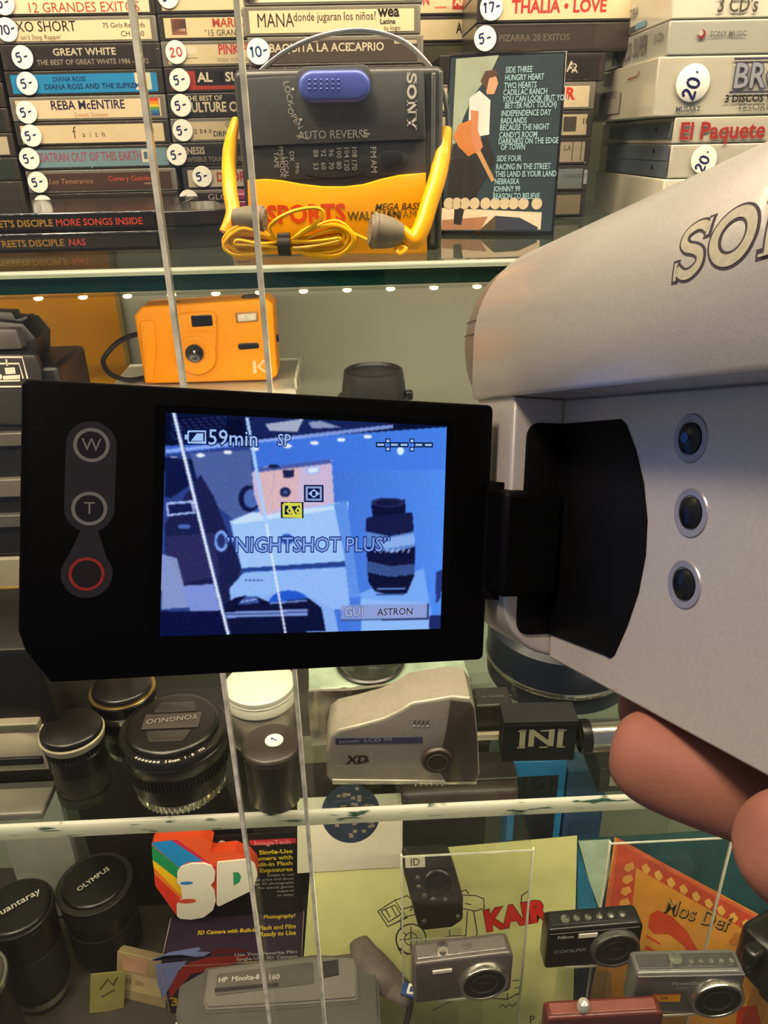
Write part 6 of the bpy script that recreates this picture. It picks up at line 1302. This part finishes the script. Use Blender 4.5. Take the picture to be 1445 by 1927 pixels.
# ---- clear risers and the compact cameras on them
def compact(label, pxl, pxr, ybase, Y, h, d, bodym, topm, lx, lr, extra=None, rz=0.0, name='compact_camera', zbase=None):
    p0, p1 = atY(pxl, ybase, Y), atY(pxr, ybase, Y); w = p1.x-p0.x; z0 = zbase if zbase is not None else (p0.z+p1.z)/2
    t = thing(name, label, 'camera', ((p0.x+p1.x)/2, Y, z0), (0, 0, rz))
    pr = roundpoly([(-w/2, 0), (w/2, 0), (w/2, h), (-w/2, h)], [0.004, 0.006, 0.009, 0.005])
    prism('body', pr, d, bodym, t, bev=0.0022, seg=3)
    rbox('top_plate', (w*0.90, d*0.62, 0.0016), topm, t, (-0.001, d/2, h+0.0002), r=0.0006)
    return t, w, z0
def stand(label, x, y, z1, w=0.05, d=0.03):
    t = thing('acrylic_stand', label, 'display stand', (x, y, ZB)); h = z1-ZB
    box('shelf_plate', (-w/2, -0.001, h-0.003), (w/2, d, h-0.0002), acr, t); box('post', (-w/2, d-0.003, 0.003), (w/2, d, h-0.003), acr, t); box('foot_plate', (-w/2, -0.001, 0), (w/2, d, 0.003), acr, t)
    box('polished_edge', (-w/2, -0.0016, h-0.0026), (w/2, -0.001, h-0.0002), acre, t)
def camlens(t, x, z, r, y, ringm, inm=lblk):
    o = lathe('lens_ring', [(r*0.80, 0.0), (r*0.86, 0.0058), (r*0.98, 0.0060), (r, 0.0046), (r*1.02, 0)], ringm, t, (x, y, z), UP, seg=40)
    lathe('lens_barrel', [(0.0001, 0.0042), (r*0.35, 0.0042), (r*0.78, 0.0054), (r*0.84, 0.0054)], inm, o, seg=36)
    lathe('inner_ring', [(r*0.50, 0.0047), (r*0.54, 0.0056), (r*0.58, 0.0051)], lgrey, o, seg=32); rbox('shutter_slit', (r*0.5, r*0.06, 0.0004), lgrey, o, (0, 0, 0.0044), r=0)
    return o
gun = mat('gunmetal', '#6a625e', 0.30, metal=0.5, var=0.06); gunl = mat('gunmetal_light', '#9c9490', 0.22, metal=0.75, var=0.04)
Ys = 0.442
t, w, z0 = compact('shiny pewter compact camera standing on a clear stand before the yellow poster', 779, 962, 1878, Ys, 0.056, 0.021, gun, gunl, 0, 0, rz=R(4))
stand('clear stand carrying the pewter compact camera', t.location.x, Ys+0.001, z0)
camlens(t, w*0.20, 0.0240, 0.0225, 0.0, chrome)
rbox('flash', (0.018, 0.0014, 0.0046), mat('flash_pale', '#c9c4b4', 0.15), t, (-w*0.22, -0.0004, 0.0425), r=0.0008)
tb2 = lathe('shutter_button', [(0.0001, 0.0045), (0.0052, 0.004), (0.0058, 0.001), (0.0058, 0)], chrome, t, (-w*0.20, 0.010, 0.0568), seg=24); rbox('power_key', (0.009, 0.004, 0.0012), gun, t, (w*0.04, 0.010, 0.0574), r=0.0005)
Yk = 0.466
nb = mat('camera_black', '#141312', 0.28, var=0.05)
t, w, z0 = compact('glossy black compact camera with white print beside the poster edge', 1024, 1199, 1816, Yk, 0.055, 0.020, nb, mat('top_black', '#2a2927', 0.2, metal=0.4), 0, 0, rz=R(2))
stand('clear stand carrying the glossy black compact camera', t.location.x, Yk+0.001, z0, d=0.018)
camlens(t, w*0.22, 0.025, 0.0230, 0.0, mat('ring_smoke', '#6d6a66', 0.2, metal=0.7), lgrey)
text('Nikon', 0.0062, ink('#a8a49c'), t, (-w*0.40, -0.0004, 0.0440), UP, bold=0.02); text('COOLPIX', 0.0060, ink('#7d7a74'), t, (-w*0.42, -0.0004, 0.0240), UP, bold=0.02, sx=1.2)
rbox('flash', (0.018, 0.0012, 0.0056), mat('flash_pale', '#c9c4b4', 0.15), t, (-w*0.08, -0.0004, 0.0440), r=0.0008)
for k in range(6): lathe('top_key', [(0.0001, 0.0016), (0.0030+0.001*(k == 0), 0.0013), (0.0034+0.001*(k == 0), 0)], chrome, t, (-w*0.30+k*w*0.12, 0.009, 0.0560), seg=16)
tube('front_line', [(-w*0.48, -0.0002, 0.0495), (w*0.46, -0.0002, 0.0495)], 0.0004, mat('line_grey', '#5a5854', 0.3), t, seg=5)
Yg = 0.425
sg = mat('camera_slate', '#6f6c69', 0.32, metal=0.4, var=0.06)
zk = atY(1280, 1832, Yg).z-0.058
t, w, z0 = compact('grey compact camera with a yellow price flag sticker', 1187, 1383, 1900, Yg, 0.058, 0.022, sg, mat('top_slate', '#4c4a48', 0.25, metal=0.4), 0, 0, zbase=zk, rz=R(-2))
stand('clear stand carrying the grey compact camera with the flag sticker', t.location.x, Yg+0.001, zk)
camlens(t, w*0.27, 0.0255, 0.0240, 0.0, chrome)
rbox('top_line', (w*0.97, 0.0016, 0.0016), sg, t, (0, -0.0004, 0.0545), r=0.0004)
fl_ = Flat().poly([(-w*0.33, 0.030), (-w*0.06, 0.0285), (-w*0.05, 0.0180), (-w*0.25, 0.0185)]); s_ = fl_.put('flag_sticker', ink('#d89418'), t, (0, -0.0004, 0)); Flat().rect(-w*0.33, 0.0288, -w*0.06, 0.0300).put('flag_edge', ink('#c4502c'), s_, (0, 0, 0.0002), (0, 0, 0)); text('5X', 0.0058, ink('#6a3c14'), s_, (-w*0.24, 0.0240, 0.0002), (0, 0, 0), bold=0.02)
text('PowerShot', 0.0062, ink('#b8b4ae'), t, (-w*0.16, -0.0004, 0.0440), UP, bold=0.01); text('A520', 0.0052, ink('#9c9892'), t, (-w*0.12, -0.0004, 0.0375), UP)
lathe('mode_dial', [(0.0001, 0.005), (0.0058, 0.0045), (0.0062, 0.001), (0.0062, 0)], chrome, t, (-w*0.12, 0.010, 0.0590), seg=24)
for k in range(5): lathe('top_key', [(0.0001, 0.0018), (0.0022, 0.0014), (0.0026, 0)], chrome, t, (w*0.02+k*0.009, 0.009, 0.0592), seg=12)
# dark red camera whose top edge shows at the bottom
Yr = 0.405; zr = atY(1130, 1912, Yr).z-0.052
t, w, z0 = compact('dark red compact camera with a clear knob on its top', 1030, 1250, 1912, Yr, 0.052, 0.016, mat('camera_wine', '#5a2420', 0.3, var=0.08), mat('top_wine', '#8a5048', 0.25, metal=0.3), 0, 0, zbase=zr)
stand('clear stand carrying the dark red compact camera', t.location.x, Yr+0.001, zr, d=0.016)
lathe('clear_knob', [(0.0001, 0.010), (0.004, 0.0085), (0.0058, 0.004), (0.0052, 0.0)], mat('knob', '#c9c6bc', 0.1, metal=0.5), t, (-w*0.18, 0.007, 0.0532), seg=24)
# black round-edged camera back, leaning in a holder
Yb = 0.497; pb = Plane((0, 0.470, -0.72), (1, 0, 0), up)
bb = [(757, 1612), (845, 1605), (858, 1640), (872, 1690), (871, 1732), (850, 1746), (795, 1752), (786, 1742), (772, 1690), (760, 1645)]
P_ = [pb(*p) for p in bb]; zmn = min(z for x, z in P_); xm = sum(x for x, z in P_)/len(P_)
t = thing('black_camera_back', 'matt black pocket camera turned to show its round keypad', 'camera'); m_ = pb.m.copy(); m_.translation = pb.m@Vector((xm, 0, zmn)); t.matrix_world = m_
prism('body', roundpoly([(x-xm, z-zmn) for x, z in P_], 0.005), 0.022, mat('back_black', '#1f1a17', 0.45, var=0.1), t, bev=0.002)
def bk(px, py): x, z = pb(px, py); return (x-xm, z-zmn)
p_ = bk(781, 1622); rbox('badge', (0.019, 0.0008, 0.0105), plastic('#a8a290', 0.4), t, (p_[0], -0.0003, p_[1]), r=0.0008); text('ID', 0.0098, ink('#4a443c'), t, (p_[0], -0.0009, p_[1]), UP, bold=0.02, align='CENTER')
p_ = bk(823, 1661); o = lathe('key_wheel', [(0.0001, 0.0016), (0.0058, 0.0016), (0.0065, 0.0006), (0.0117, 0.0012), (0.0133, 0)], mat('wheel_black', '#15120f', 0.35), t, (p_[0], -0.0004, p_[1]), UP, seg=32)
for q_ in ((786, 1652), (788, 1669), (799, 1685), (815, 1692), (838, 1693), (798, 1734), (862, 1725)): p_ = bk(*q_); lathe('small_key', [(0.0001, 0.0009), (0.0018, 0.0006), (0.0024, 0)], mat('key_pale', '#4c4741', 0.4), t, (p_[0], -0.0003, p_[1]), UP, seg=12)
stand('clear stand carrying the matt black pocket camera', t.location.x, 0.4825, t.location.z-0.0005, w=0.05, d=0.0085)
# long clear risers across the back
xa, xb = atY(757, 1612, 0.479).x, atY(1003, 1590, 0.479).x; zr_ = atY(880, 1604, 0.479).z
acrylic_bridge('clear riser standing over the upper edge of the yellow poster', xa, xb, 0.479, 0.60, zr_)
t = thing('lens_pouch', 'dark brown leather pouch on top of the clear riser', 'pouch', ((xa+xb)/2, 0.525, zr_)); rbox('pouch', (0.110, 0.05, 0.022), mat('pouch_leather', '#33271f', 0.5, var=0.25, vscale=50, bump=0.2), t, (0, 0.028, 0.011), r=0.006, seg=3); rbox('flap', (0.112, 0.036, 0.004), mat('pouch_flap', '#241c17', 0.45, var=0.2), t, (0, 0.032, 0.0235), r=0.0018); lathe('stud', [(0.0001, 0.0014), (0.0028, 0.0008), (0.003, 0)], chrome, t, (0.02, 0.006, 0.014), UP, seg=16)
xa2, xb2 = atY(1148, 1600, 0.4862).x, atY(1378, 1575, 0.4862).x; zr2 = atY(1260, 1580, 0.4862).z
acrylic_bridge('clear riser standing over the orange flyer', xa2, xb2, 0.4862, 0.60, zr2)
t = thing('dark_strip_box', 'long black carton on the clear riser over the orange flyer', 'box', ((xa2+xb2)/2, 0.545, zr2)); rbox('carton', (xb2-xa2-0.01, 0.05, 0.030), paper('#1d1b18', 0.15), t, (0, 0.025, 0.015), r=0.001); rbox('label_strip', (xb2-xa2-0.03, 0.0004, 0.012), paper('#6a6654', 0.2), t, (0, -0.0002, 0.014), r=0)
# blue framed picture and its neighbours at the back
Yq = 0.625; q0, q1 = atY(962, 1570, Yq), atY(1058, 1432, Yq)
t = thing('blue_box', 'tall box with a bright blue border and a white emblem at its foot', 'box', ((q0.x+q1.x)/2, Yq, ZB)); hq = q1.z-ZB; wq = q1.x-q0.x+0.012
rbox('carton', (wq, 0.03, hq), paper('#2f7fb8', 0.06), t, (0, 0.0155, hq/2), r=0.001)
rbox('picture', (wq*0.74, 0.0004, hq*0.40), paper('#22262a', 0.5), t, (0, 0.0001, hq*0.72), r=0); rbox('dark_band', (wq*0.96, 0.0005, hq*0.08), paper('#241c22', 0.1), t, (0, 0.0001, hq*0.50), r=0); rbox('red_line', (wq*0.96, 0.0005, hq*0.014), ink('#b8203c'), t, (0, 0.0001, hq*0.452), r=0)
f = Flat(); f.poly(arc(0, hq*0.36, wq*0.38, 0, 180, 20)); f.put('white_emblem', ink('#d8d2bc'), t, (0, -0.0003, 0)); Flat().ell(0, hq*0.42, wq*0.11).put('gold_emblem', ink('#b8962c'), t, (0, -0.0005, 0))
t = thing('glass_case', 'narrow blue and white box beside the blue bordered one', 'box', (q1.x+0.034, Yq+0.01, ZB)); rbox('carton', (0.045, 0.03, hq*0.9), paper('#3c5a7c', 0.3), t, (0, 0.015, hq*0.45), r=0.001); rbox('emblem', (0.030, 0.0004, 0.02), paper('#b0a888', 0.2), t, (0, -0.0001, hq*0.42), r=0)
t = thing('black_carton', 'black carton at the back between the blue box and the white card', 'box', (q0.x-0.085, 0.65, ZB)); rbox('carton', (0.12, 0.05, 0.26), paper('#241f1a', 0.2), t, (0, 0.025, 0.13), r=0.001); rbox('lid', (0.122, 0.051, 0.03), paper('#2c2620', 0.2), t, (0, 0.025, 0.2755), r=0.001)
# black camera with a shiny lens cut by the right edge of the picture
p0 = atY(1466, 1880, 0.43); t = thing('bridge_camera', 'black camera with a big chrome edged lens and a strap lug', 'camera', (p0.x+0.022, 0.43, ZB), (0, 0, R(24)))
zb_ = p0.z-ZB
rbox('body', (0.062, 0.040, 0.062), nb, t, (0.016, 0.045, zb_+0.004), r=0.008, seg=3); rbox('grip_lug', (0.018, 0.016, 0.024), nb, t, (-0.020, 0.042, zb_+0.018), r=0.004)
lathe('lens_barrel', [(0.0001, 0.028), (0.024, 0.028), (0.032, 0.034), (0.036, 0.026), (0.037, 0.0)], nb, t, (0.012, 0.026, zb_), UP); lathe('chrome_ring', [(0.0335, 0.030), (0.0375, 0.0285), (0.039, 0.022), (0.037, 0.018)], chrome, t, (0.012, 0.026, zb_), UP)
tube('strap_ring', [(-0.033+0.006*math.cos(a*PI/6), 0.036, zb_+0.014+0.005*math.sin(a*PI/6)) for a in range(12)], 0.0011, nb, t, seg=6, closed=True)
box('stand_post', (-0.01, 0.024, 0), (0.026, 0.040, zb_-0.027), acr, t)
